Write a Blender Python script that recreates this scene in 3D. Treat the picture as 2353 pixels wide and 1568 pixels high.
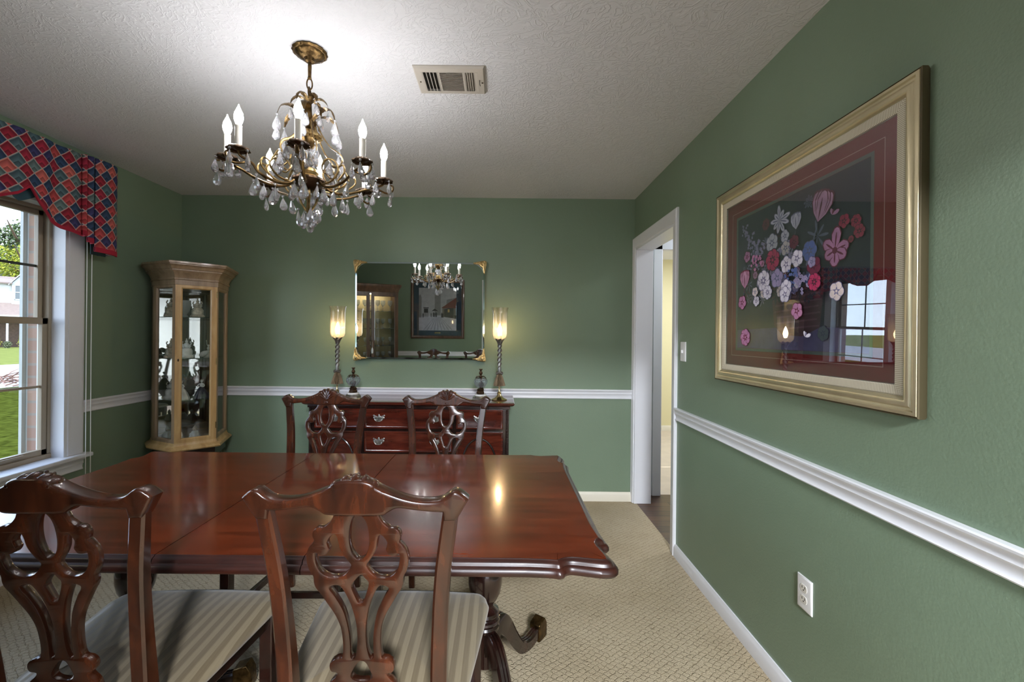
import bpy, bmesh, math, random
from mathutils import Vector, Matrix
from math import sin, cos, pi, radians as R
random.seed(7)
SC = bpy.context.scene
COL = SC.collection
for o in list(bpy.data.objects):
    bpy.data.objects.remove(o)

# ------------------------------------------------------------------ camera
H = 2.44                       # ceiling height
XL, XR, YB, YF = -2.593, 1.0695, 3.527, -0.38   # left / right / back / front wall faces
cam_d = bpy.data.cameras.new('camera'); cam = bpy.data.objects.new('camera', cam_d); COL.objects.link(cam)
cam_d.sensor_width = 36.0; cam_d.sensor_fit = 'HORIZONTAL'
cam_d.lens = 36.0 * 1002.6 / 2353
cam_d.shift_x = 24.3358 / 2353; cam_d.shift_y = -10.7985 / 2353
cam_d.clip_start = 0.02; cam_d.clip_end = 400
ro = 0.01
cam.matrix_world = Matrix(((cos(ro), -sin(ro), 0, 0), (0, 0, -1, 0), (sin(ro), cos(ro), 0, 1.322), (0, 0, 0, 1)))
SC.camera = cam
# ------------------------------------------------------------------ view
SC.view_settings.view_transform = 'Standard'; SC.view_settings.look = 'None'
SC.view_settings.gamma = 1.0; SC.view_settings.use_curve_mapping = False
SC.view_settings.exposure = 0.5
SC.view_settings.use_white_balance = True; SC.view_settings.white_balance_temperature = 6150
try:
    SC.cycles.max_bounces = 12; SC.cycles.diffuse_bounces = 8; SC.cycles.glossy_bounces = 5
    SC.cycles.transmission_bounces = 7; SC.cycles.transparent_max_bounces = 16
    SC.cycles.caustics_reflective = False; SC.cycles.caustics_refractive = False
    SC.cycles.sample_clamp_indirect = 6.0; SC.cycles.use_denoising = True
except Exception:
    pass
# ------------------------------------------------------------------ sky
FOYER_FILL_E = 385.0  # strength of the fill lamp added behind the viewer
BULB_E = 108.0      # chandelier bulb glow
LAMP_E = 120.0       # sideboard lamp bulb glow
SKY_E = 4.5
SUN_E = 5.0
w = bpy.data.worlds.new('sky'); SC.world = w; w.use_nodes = True
nt = w.node_tree; nt.nodes.clear()
tc = nt.nodes.new('ShaderNodeTexCoord'); sp = nt.nodes.new('ShaderNodeSeparateXYZ'); cr = nt.nodes.new('ShaderNodeValToRGB')
nz = nt.nodes.new('ShaderNodeTexNoise'); nz.inputs['Scale'].default_value = 3.0; nz.inputs['Detail'].default_value = 5
mx = nt.nodes.new('ShaderNodeMix'); mx.data_type = 'RGBA'
cr2 = nt.nodes.new('ShaderNodeValToRGB'); cr2.color_ramp.elements[0].position = .45; cr2.color_ramp.elements[1].position = .7
cr.color_ramp.elements[0].color = (.80, .87, 1, 1); cr.color_ramp.elements[0].position = 0.0
cr.color_ramp.elements[1].color = (.34, .52, .92, 1); cr.color_ramp.elements[1].position = .8
bg = nt.nodes.new('ShaderNodeBackground'); bg.inputs['Strength'].default_value = SKY_E
wo = nt.nodes.new('ShaderNodeOutputWorld')
L = nt.links.new
L(tc.outputs['Generated'], sp.inputs[0]); L(sp.outputs['Z'], cr.inputs['Fac']); L(tc.outputs['Generated'], nz.inputs['Vector'])
L(nz.outputs['Fac'], cr2.inputs['Fac']); L(cr2.outputs['Color'], mx.inputs['Factor'])
L(cr.outputs['Color'], mx.inputs[6]); mx.inputs[7].default_value = (.95, .97, 1, 1)
L(mx.outputs[2], bg.inputs['Color']); L(bg.outputs[0], wo.inputs[0])
# ------------------------------------------------------------------ sun (falls on the street, from behind this house)
sd = bpy.data.lights.new('sun', 'SUN'); sd.energy = SUN_E; sd.angle = R(1.0); sd.color = (1, .95, .86)
so = bpy.data.objects.new('sun', sd); COL.objects.link(so)
so.rotation_euler = Vector((-.34, .26, -.9)).to_track_quat('-Z', 'Y').to_euler()

# ------------------------------------------------------------------ unseen fill lamps added for the foyer, hallway and yellow room
for nm, lc, en, sz in (('foyer_fill_light', (.4, -2.0, 2.40), FOYER_FILL_E, .6), ('hallway_fill_light', (1.95, 3.25, 2.40), 9, .3), ('yellow_room_fill_light', (2.3, 5.0, 2.40), 20, .4)):
    ld = bpy.data.lights.new(nm, 'AREA'); ld.shape = 'DISK'; ld.size = sz; ld.energy = en; ld.color = (.97, .98, 1)
    lo = bpy.data.objects.new(nm, ld); COL.objects.link(lo); lo.location = lc

# ================================================================== helpers
def tag(o, label=None, cat=None, group=None, kind=None):
    if label: o['label'] = label
    if cat: o['category'] = cat
    if group: o['group'] = group
    if kind: o['kind'] = kind
    return o

def empty(name, loc=(0, 0, 0), rz=0.0, label=None, cat=None, group=None, kind=None):
    o = bpy.data.objects.new(name, None); COL.objects.link(o)
    o.location = loc; o.rotation_euler = (0, 0, rz); o.empty_display_size = .05
    return tag(o, label, cat, group, kind)

def copy_tree(o, parent=None):
    c = o.copy(); COL.objects.link(c)
    if parent is not None: c.parent = parent
    for ch in list(o.children): copy_tree(ch, c)
    return c

def catmull(pts, n=6, closed=False):
    P = [Vector(p) for p in pts]; out = []; N = len(P)
    rng = range(N) if closed else range(N - 1)
    for i in rng:
        if closed: p0, p1, p2, p3 = P[(i - 1) % N], P[i], P[(i + 1) % N], P[(i + 2) % N]
        else: p0, p1, p2, p3 = P[max(i - 1, 0)], P[i], P[i + 1], P[min(i + 2, N - 1)]
        for k in range(n):
            t = k / n
            out.append(.5 * ((2 * p1) + (-p0 + p2) * t + (2 * p0 - 5 * p1 + 4 * p2 - p3) * t * t + (-p0 + 3 * p1 - 3 * p2 + p3) * t ** 3))
    if not closed: out.append(P[-1].copy())
    return out

def interp(x, tab):
    if x <= tab[0][0]: return tab[0][1]
    for (a, va), (b, vb) in zip(tab, tab[1:]):
        if x <= b: return va + (vb - va) * (x - a) / (b - a)
    return tab[-1][1]

class MB:
    def __init__(s): s.v = []; s.f = []; s.m = []
    def n(s): return len(s.v)
    def face(s, idx, mi=0): s.f.append(tuple(idx)); s.m.append(mi)
    def box(s, x0, x1, y0, y1, z0, z1, mi=0):
        b = s.n()
        s.v += [Vector(p) for p in ((x0, y0, z0), (x1, y0, z0), (x1, y1, z0), (x0, y1, z0), (x0, y0, z1), (x1, y0, z1), (x1, y1, z1), (x0, y1, z1))]
        for q in ((0, 3, 2, 1), (4, 5, 6, 7), (0, 1, 5, 4), (1, 2, 6, 5), (2, 3, 7, 6), (3, 0, 4, 7)): s.face([b + i for i in q], mi)
        return s
    def prism(s, a, b, wx, wy, mi=0, wx2=None, wy2=None):
        """square bar from a to b (mostly vertical or arbitrary)"""
        a, b = Vector(a), Vector(b); d = (b - a).normalized()
        u = Vector((1, 0, 0)) if abs(d.x) < .9 else Vector((0, 1, 0))
        u = (u - d * u.dot(d)).normalized(); v = d.cross(u)
        wx2 = wx if wx2 is None else wx2; wy2 = wy if wy2 is None else wy2
        k = s.n()
        for c, p, q in ((a, wx, wy), (b, wx2, wy2)):
            for i, j in ((-1, -1), (1, -1), (1, 1), (-1, 1)): s.v.append(c + u * i * p / 2 + v * j * q / 2)
        for q in ((0, 3, 2, 1), (4, 5, 6, 7), (0, 1, 5, 4), (1, 2, 6, 5), (2, 3, 7, 6), (3, 0, 4, 7)): s.face([k + i for i in q], mi)
        return s
    def loops(s, rings, mi=0, cap0=True, cap1=True, closed=True):
        b = s.n(); n = len(rings[0])
        for r in rings: s.v += [Vector(p) for p in r]
        for i in range(len(rings) - 1):
            for j in range(n if closed else n - 1):
                k = (j + 1) % n
                s.face((b + i * n + j, b + i * n + k, b + (i + 1) * n + k, b + (i + 1) * n + j), mi)
        if cap0 and closed: s.face([b + j for j in reversed(range(n))], mi)
        if cap1 and closed: s.face([b + (len(rings) - 1) * n + j for j in range(n)], mi)
        return s
    def lathe(s, prof, c=(0, 0, 0), seg=20, mi=0, lobes=0, amp=0.0, cap=True):
        c = Vector(c); rings = []
        for r, z in prof:
            ring = []
            for j in range(seg):
                a = 2 * pi * j / seg; rr = max(r, 1e-5) * (1 + (amp * cos(lobes * a) if lobes else 0))
                ring.append(c + Vector((rr * cos(a), rr * sin(a), z)))
            rings.append(ring)
        return s.loops(rings, mi, cap, cap)
    def tube(s, pts, r, seg=8, mi=0, flat=1.0):
        P = [Vector(p) for p in pts]; rings = []; prev = None
        for i, p in enumerate(P):
            t = (P[min(i + 1, len(P) - 1)] - P[max(i - 1, 0)])
            t = t.normalized() if t.length > 1e-9 else Vector((0, 0, 1))
            if prev is None:
                u = Vector((0, 0, 1)) if abs(t.z) < .9 else Vector((1, 0, 0))
                u = (u - t * u.dot(t)).normalized()
            else:
                u = (prev - t * prev.dot(t)); u = u.normalized() if u.length > 1e-6 else t.orthogonal().normalized()
            prev = u; v = t.cross(u)
            rr = r[i] if isinstance(r, (list, tuple)) else r
            rings.append([p + (u * cos(2 * pi * j / seg) * rr * flat + v * sin(2 * pi * j / seg) * rr) for j in range(seg)])
        return s.loops(rings, mi)
    def ell(s, c, r, seg=12, rings=8, mi=0, rot=None):
        c = Vector(c); rg = []
        for i in range(rings + 1):
            th = pi * i / rings; rad = max(sin(th), 1e-4)
            ring = []
            for j in range(seg):
                a = 2 * pi * j / seg
                p = Vector((r[0] * rad * cos(a), r[1] * rad * sin(a), -r[2] * cos(th)))
                if rot: p = rot @ p
                ring.append(c + p)
            rg.append(ring)
        return s.loops(rg, mi)
    def grid(s, fn, nu, nv, mi=0):
        b = s.n()
        for i in range(nu + 1):
            for j in range(nv + 1): s.v.append(Vector(fn(i / nu, j / nv)))
        for i in range(nu):
            for j in range(nv):
                s.face((b + i * (nv + 1) + j, b + (i + 1) * (nv + 1) + j, b + (i + 1) * (nv + 1) + j + 1, b + i * (nv + 1) + j + 1), mi)
        return s
    def poly(s, pts, mi=0):
        b = s.n(); s.v += [Vector(p) for p in pts]; s.face(range(b, b + len(pts)), mi); return s
    def ringloft(s, w, h, prof, mp, mi=0, cap_in=False, cap_out=True):
        """mitred rectangular moulding. prof: (inset, depth); mp maps (u, v, depth) to a point"""
        rings = []
        for i, d in prof:
            a, b = w / 2 - i, h / 2 - i
            rings.append([mp(-a, -b, d), mp(a, -b, d), mp(a, b, d), mp(-a, b, d)])
        if not cap_in: rings.append(rings[0]); return s.loops(rings, mi, False, False)
        return s.loops(rings, mi, cap_out, cap_in)
    def loft(s, outline, prof, mi=0, cap0=True, cap1=True):
        """outline: CCW 2D points. prof: (offset outwards, z)"""
        n = len(outline); P = [Vector(p).to_2d() if len(p) > 2 else Vector(p) for p in outline]; nr = []
        for i in range(n):
            e0 = (P[i] - P[i - 1]); e1 = (P[(i + 1) % n] - P[i])
            n0 = Vector((e0.y, -e0.x)).normalized(); n1 = Vector((e1.y, -e1.x)).normalized()
            m = n0 + n1; q = m.length_squared
            nr.append(m * (2 / q) if q > .5 else n0)
        rings = [[(P[i].x + nr[i].x * o, P[i].y + nr[i].y * o, z) for i in range(n)] for o, z in prof]
        return s.loops(rings, mi, cap0, cap1)
    def plate(s, outlines, thick, bevel, fn, mi=0, res=1, xc=(), yc=()):
        """flat board cut to outlines (outer + holes), rounded edges, mapped by fn(x, y, depth)"""
        cu = bpy.data.curves.new('tmp', 'CURVE'); cu.dimensions = '2D'; cu.fill_mode = 'BOTH'
        cu.extrude = thick / 2 - bevel; cu.bevel_depth = bevel; cu.bevel_resolution = res; cu.offset = -bevel
        for ol in outlines:
            sp_ = cu.splines.new('POLY'); sp_.points.add(len(ol) - 1); sp_.use_cyclic_u = True
            for p, q in zip(sp_.points, ol): p.co = (q[0], q[1], 0, 1)
        ob = bpy.data.objects.new('tmp', cu); COL.objects.link(ob)
        dg = bpy.context.evaluated_depsgraph_get(); dg.update()
        me = bpy.data.meshes.new_from_object(ob.evaluated_get(dg), depsgraph=dg)
        bm = bmesh.new(); bm.from_mesh(me)
        bmesh.ops.remove_doubles(bm, verts=bm.verts, dist=1e-6)
        for ax, vals in ((0, xc), (1, yc)):
            for c_ in vals:
                co = [0, 0, 0]; no = [0, 0, 0]; co[ax] = c_; no[ax] = 1
                bmesh.ops.bisect_plane(bm, geom=bm.verts[:] + bm.edges[:] + bm.faces[:], plane_co=co, plane_no=no)
        bm.to_mesh(me); bm.free()
        b = s.n()
        for v in me.vertices: s.v.append(Vector(fn(v.co.x, v.co.y, v.co.z)))
        for p in me.polygons: s.face([b + i for i in p.vertices], mi)
        bpy.data.objects.remove(ob); bpy.data.curves.remove(cu); bpy.data.meshes.remove(me)
        return s
    def xf(s, M, start=0):
        for i in range(start, len(s.v)): s.v[i] = M @ s.v[i]
        return s
    def mesh(s, name, mats, smooth=35, merge=True):
        me = bpy.data.meshes.new(name)
        me.from_pydata([tuple(v) for v in s.v], [], s.f)
        mats = mats if isinstance(mats, (list, tuple)) else [mats]
        for m in mats: me.materials.append(m)
        if len(mats) > 1: me.polygons.foreach_set('material_index', s.m)
        bm = bmesh.new(); bm.from_mesh(me)
        if merge: bmesh.ops.remove_doubles(bm, verts=bm.verts, dist=1e-5)
        bmesh.ops.recalc_face_normals(bm, faces=bm.faces)
        bm.to_mesh(me); bm.free()
        if smooth:
            me.shade_smooth(); me.set_sharp_from_angle(angle=R(smooth))
        me.update()
        return me
    def build(s, name, mats, parent=None, bevel=0, smooth=35, loc=None, merge=True):
        o = bpy.data.objects.new(name, s.mesh(name, mats, smooth, merge)); COL.objects.link(o)
        if parent is not None: o.parent = parent
        if loc: o.location = loc
        if bevel:
            m = o.modifiers.new('bevel', 'BEVEL'); m.width = bevel; m.segments = 2; m.limit_method = 'ANGLE'; m.angle_limit = R(40)
        return o

# ================================================================== materials
def srgb(r, g, b):
    f = lambda c: (c / 255 / 12.92) if c / 255 <= .04045 else ((c / 255 + .055) / 1.055) ** 2.4
    return (f(r), f(g), f(b))

def base(name):
    m = bpy.data.materials.new(name); m.use_nodes = True
    n = m.node_tree; return m, n, n.nodes['Principled BSDF']

def mat(name, col, rough=.5, metal=0.0, spec=None, coat=0.0, trans=0.0, emit=None, es=0.0, var=0.0, vscale=20, bump=0.0, bscale=100, ior=None, coat_r=.05, stretch=None):
    m, n, b = base(name)
    b.inputs['Base Color'].default_value = (*col, 1); b.inputs['Roughness'].default_value = rough; b.inputs['Metallic'].default_value = metal
    if spec is not None: b.inputs['Specular IOR Level'].default_value = spec
    if coat: b.inputs['Coat Weight'].default_value = coat; b.inputs['Coat Roughness'].default_value = coat_r
    if trans: b.inputs['Transmission Weight'].default_value = trans
    if ior: b.inputs['IOR'].default_value = ior
    if emit: b.inputs['Emission Color'].default_value = (*emit, 1); b.inputs['Emission Strength'].default_value = es
    if var or bump:
        t = n.nodes.new('ShaderNodeTexCoord'); mp = n.nodes.new('ShaderNodeMapping')
        if stretch: mp.inputs['Scale'].default_value = stretch
        n.links.new(t.outputs['Object'], mp.inputs[0])
    if var:
        x = n.nodes.new('ShaderNodeTexNoise'); x.inputs['Scale'].default_value = vscale; x.inputs['Detail'].default_value = 4
        c = n.nodes.new('ShaderNodeValToRGB'); n.links.new(mp.outputs[0], x.inputs['Vector'])
        c.color_ramp.elements[0].position = .3; c.color_ramp.elements[1].position = .7
        c.color_ramp.elements[0].color = (*[k * (1 - var) for k in col], 1); c.color_ramp.elements[1].color = (*[min(1, k * (1 + var)) for k in col], 1)
        n.links.new(x.outputs['Fac'], c.inputs['Fac']); n.links.new(c.outputs['Color'], b.inputs['Base Color'])
    if bump:
        x = n.nodes.new('ShaderNodeTexNoise'); x.inputs['Scale'].default_value = bscale; x.inputs['Detail'].default_value = 3
        n.links.new(mp.outputs[0], x.inputs['Vector'])
        u = n.nodes.new('ShaderNodeBump'); u.inputs['Strength'].default_value = bump; u.inputs['Distance'].default_value = .003
        n.links.new(x.outputs['Fac'], u.inputs['Height']); n.links.new(u.outputs[0], b.inputs['Normal'])
    return m

def wood(name, dark, mid, light, scale=(1.2, 14, 14), rough=.22, coat=.6, rot=(0, 0, 0), detail=6, bump=.02, ns=3.0):
    m, n, b = base(name)
    t = n.nodes.new('ShaderNodeTexCoord'); mp = n.nodes.new('ShaderNodeMapping'); mp.inputs['Scale'].default_value = scale; mp.inputs['Rotation'].default_value = rot
    x = n.nodes.new('ShaderNodeTexNoise'); x.inputs['Scale'].default_value = ns; x.inputs['Detail'].default_value = detail; x.inputs['Distortion'].default_value = .6; x.inputs['Roughness'].default_value = .62
    c = n.nodes.new('ShaderNodeValToRGB'); e = c.color_ramp
    e.elements[0].position = .3; e.elements[0].color = (*dark, 1); e.elements[1].position = .72; e.elements[1].color = (*light, 1)
    k = e.elements.new(.5); k.color = (*mid, 1)
    n.links.new(t.outputs['Object'], mp.inputs[0]); n.links.new(mp.outputs[0], x.inputs['Vector']); n.links.new(x.outputs['Fac'], c.inputs['Fac'])
    n.links.new(c.outputs['Color'], b.inputs['Base Color'])
    b.inputs['Roughness'].default_value = rough; b.inputs['Coat Weight'].default_value = coat; b.inputs['Coat Roughness'].default_value = .08
    u = n.nodes.new('ShaderNodeBump'); u.inputs['Strength'].default_value = bump; u.inputs['Distance'].default_value = .002
    n.links.new(x.outputs['Fac'], u.inputs['Height']); n.links.new(u.outputs[0], b.inputs['Normal'])
    return m

def thin_glass(name, tint=(.96, .98, .97), refl=1.0, rough=.0, bump=0.0, bscale=60, milk=0.0):
    """sheet glass: clear except for its Fresnel reflection"""
    m = bpy.data.materials.new(name); m.use_nodes = True; n = m.node_tree; n.nodes.clear()
    o = n.nodes.new('ShaderNodeOutputMaterial'); mix = n.nodes.new('ShaderNodeMixShader'); fr = n.nodes.new('ShaderNodeFresnel'); fr.inputs['IOR'].default_value = 1.5
    ge = n.nodes.new('ShaderNodeNewGeometry'); io = n.nodes.new('ShaderNodeMapRange'); io.inputs['To Min'].default_value = 1.5; io.inputs['To Max'].default_value = 1 / 1.5
    n.links.new(ge.outputs['Backfacing'], io.inputs['Value']); n.links.new(io.outputs[0], fr.inputs['IOR'])
    ml = n.nodes.new('ShaderNodeMath'); ml.operation = 'MULTIPLY'; ml.inputs[1].default_value = refl; ml.use_clamp = True
    tr = n.nodes.new('ShaderNodeBsdfTransparent'); tr.inputs['Color'].default_value = (*tint, 1)
    gl = n.nodes.new('ShaderNodeBsdfGlossy'); gl.inputs['Roughness'].default_value = rough
    n.links.new(fr.outputs[0], ml.inputs[0]); n.links.new(ml.outputs[0], mix.inputs['Fac'])
    src = tr.outputs[0]
    if milk:
        d = n.nodes.new('ShaderNodeBsdfTranslucent'); d.inputs['Color'].default_value = (1, .97, .92, 1)
        d2 = n.nodes.new('ShaderNodeBsdfDiffuse'); d2.inputs['Color'].default_value = (1, .97, .92, 1)
        ad = n.nodes.new('ShaderNodeMixShader'); ad.inputs['Fac'].default_value = .5
        n.links.new(d.outputs[0], ad.inputs[1]); n.links.new(d2.outputs[0], ad.inputs[2])
        m2 = n.nodes.new('ShaderNodeMixShader'); m2.inputs['Fac'].default_value = milk
        if bump:
            vo = n.nodes.new('ShaderNodeTexVoronoi'); vo.inputs['Scale'].default_value = bscale; vo.feature = 'DISTANCE_TO_EDGE'
            t = n.nodes.new('ShaderNodeTexCoord'); n.links.new(t.outputs['Object'], vo.inputs['Vector'])
            cr_ = n.nodes.new('ShaderNodeMapRange'); cr_.inputs['From Min'].default_value = 0; cr_.inputs['From Max'].default_value = .12
            cr_.inputs['To Min'].default_value = min(1, milk * 2.6); cr_.inputs['To Max'].default_value = milk * .4
            n.links.new(vo.outputs['Distance'], cr_.inputs['Value']); n.links.new(cr_.outputs[0], m2.inputs['Fac'])
        n.links.new(tr.outputs[0], m2.inputs[1]); n.links.new(ad.outputs[0], m2.inputs[2]); src = m2.outputs[0]
    n.links.new(src, mix.inputs[1]); n.links.new(gl.outputs[0], mix.inputs[2]); n.links.new(mix.outputs[0], o.inputs[0])
    return m

def math_(n, op, a, b=None, c=None):
    x = n.nodes.new('ShaderNodeMath'); x.operation = op
    for i, v in enumerate((a, b, c)):
        if v is None: continue
        if isinstance(v, (int, float)): x.inputs[i].default_value = v
        else: n.links.new(v, x.inputs[i])
    return x.outputs[0]

def wall_paint():
    m, n, b = base('green_wall_paint')
    t = n.nodes.new('ShaderNodeTexCoord')
    x = n.nodes.new('ShaderNodeTexNoise'); x.inputs['Scale'].default_value = 1.6; x.inputs['Detail'].default_value = 3
    c = n.nodes.new('ShaderNodeValToRGB'); c.color_ramp.elements[0].position = .3; c.color_ramp.elements[1].position = .7
    c.color_ramp.elements[0].color = (*srgb(118, 136, 113), 1); c.color_ramp.elements[1].color = (*srgb(123, 141, 118), 1)
    n.links.new(t.outputs['Object'], x.inputs['Vector']); n.links.new(x.outputs['Fac'], c.inputs['Fac']); n.links.new(c.outputs['Color'], b.inputs['Base Color'])
    y = n.nodes.new('ShaderNodeTexNoise'); y.inputs['Scale'].default_value = 140; y.inputs['Detail'].default_value = 3
    n.links.new(t.outputs['Object'], y.inputs['Vector'])
    u = n.nodes.new('ShaderNodeBump'); u.inputs['Strength'].default_value = .35; u.inputs['Distance'].default_value = .002
    n.links.new(y.outputs['Fac'], u.inputs['Height']); n.links.new(u.outputs[0], b.inputs['Normal'])
    b.inputs['Roughness'].default_value = .42; b.inputs['Specular IOR Level'].default_value = .4
    return m

def ceiling_plaster():
    m, n, b = base('stomped_ceiling_plaster')
    b.inputs['Base Color'].default_value = (.68, .68, .70, 1); b.inputs['Roughness'].default_value = .8
    t = n.nodes.new('ShaderNodeTexCoord')
    d = n.nodes.new('ShaderNodeTexNoise'); d.inputs['Scale'].default_value = 5; d.inputs['Detail'].default_value = 2
    v = n.nodes.new('ShaderNodeVectorMath'); v.operation = 'MULTIPLY_ADD'; v.inputs[1].default_value = (.35, .35, .35)
    n.links.new(d.outputs['Color'], v.inputs[0]); n.links.new(t.outputs['Object'], v.inputs[2])
    a = n.nodes.new('ShaderNodeTexNoise'); a.inputs['Scale'].default_value = 17; a.inputs['Detail'].default_value = 3; a.inputs['Distortion'].default_value = 2.2
    n.links.new(v.outputs[0], a.inputs['Vector'])
    c = n.nodes.new('ShaderNodeValToRGB'); e = c.color_ramp; e.elements[0].position = .42; e.elements[0].color = (0, 0, 0, 1); e.elements[1].position = .5; e.elements[1].color = (1, 1, 1, 1)
    k = e.elements.new(.58); k.color = (0, 0, 0, 1)
    n.links.new(a.outputs['Fac'], c.inputs['Fac'])
    u = n.nodes.new('ShaderNodeBump'); u.inputs['Strength'].default_value = .38; u.inputs['Distance'].default_value = .004
    n.links.new(c.outputs['Color'], u.inputs['Height']); n.links.new(u.outputs[0], b.inputs['Normal'])
    return m

def carpet():
    m, n, b = base('cream_patterned_carpet')
    t = n.nodes.new('ShaderNodeTexCoord'); s = n.nodes.new('ShaderNodeSeparateXYZ')
    d = n.nodes.new('ShaderNodeTexNoise'); d.inputs['Scale'].default_value = 60; d.inputs['Detail'].default_value = 2
    n.links.new(t.outputs['Object'], d.inputs['Vector'])
    v = n.nodes.new('ShaderNodeVectorMath'); v.operation = 'MULTIPLY_ADD'; v.inputs[1].default_value = (.022, .022, 0)
    n.links.new(d.outputs['Color'], v.inputs[0]); n.links.new(t.outputs['Object'], v.inputs[2]); n.links.new(v.outputs[0], s.inputs[0])
    lines = []
    for sx, sy in ((1, 1.35), (1, -1.35)):
        k = math_(n, 'MULTIPLY', math_(n, 'ADD', math_(n, 'MULTIPLY', s.outputs['X'], sx), math_(n, 'MULTIPLY', s.outputs['Y'], sy)), 26.0)
        f = math_(n, 'FRACT', k); g = math_(n, 'ABSOLUTE', math_(n, 'SUBTRACT', f, .5))
        lines.append(math_(n, 'SMOOTH_MIN', g, .5, .01))
    mn = math_(n, 'MINIMUM', lines[0], lines[1])
    mr = n.nodes.new('ShaderNodeMapRange'); mr.inputs['From Min'].default_value = .0; mr.inputs['From Max'].default_value = .10
    mr.interpolation_type = 'SMOOTHSTEP'; n.links.new(mn, mr.inputs['Value'])
    x = n.nodes.new('ShaderNodeTexNoise'); x.inputs['Scale'].default_value = 2.2; x.inputs['Detail'].default_value = 4
    n.links.new(t.outputs['Object'], x.inputs['Vector'])
    brk = n.nodes.new('ShaderNodeTexNoise'); brk.inputs['Scale'].default_value = 35; n.links.new(t.outputs['Object'], brk.inputs['Vector'])
    c = n.nodes.new('ShaderNodeValToRGB'); c.color_ramp.elements[0].position = .3; c.color_ramp.elements[1].position = .7
    c.color_ramp.elements[0].color = (*srgb(170, 155, 127), 1); c.color_ramp.elements[1].color = (*srgb(188, 174, 147), 1)
    n.links.new(x.outputs['Fac'], c.inputs['Fac'])
    mx = n.nodes.new('ShaderNodeMix'); mx.data_type = 'RGBA'; mx.inputs[7].default_value = (*srgb(128, 112, 86), 1)
    inv = math_(n, 'MULTIPLY', math_(n, 'SUBTRACT', 1.0, mr.outputs[0]), math_(n, 'MULTIPLY', math_(n, 'POWER', brk.outputs['Fac'], 2.0), 1.5))
    n.links.new(inv, mx.inputs['Factor']); n.links.new(c.outputs['Color'], mx.inputs[6]); n.links.new(mx.outputs[2], b.inputs['Base Color'])
    fz = n.nodes.new('ShaderNodeTexNoise'); fz.inputs['Scale'].default_value = 320; fz.inputs['Detail'].default_value = 2
    n.links.new(t.outputs['Object'], fz.inputs['Vector'])
    h = math_(n, 'ADD', mr.outputs[0], math_(n, 'MULTIPLY', fz.outputs['Fac'], .9))
    u = n.nodes.new('ShaderNodeBump'); u.inputs['Strength'].default_value = .7; u.inputs['Distance'].default_value = .006
    n.links.new(h, u.inputs['Height']); n.links.new(u.outputs[0], b.inputs['Normal'])
    b.inputs['Roughness'].default_value = .95; b.inputs['Specular IOR Level'].default_value = .1
    return m

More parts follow.
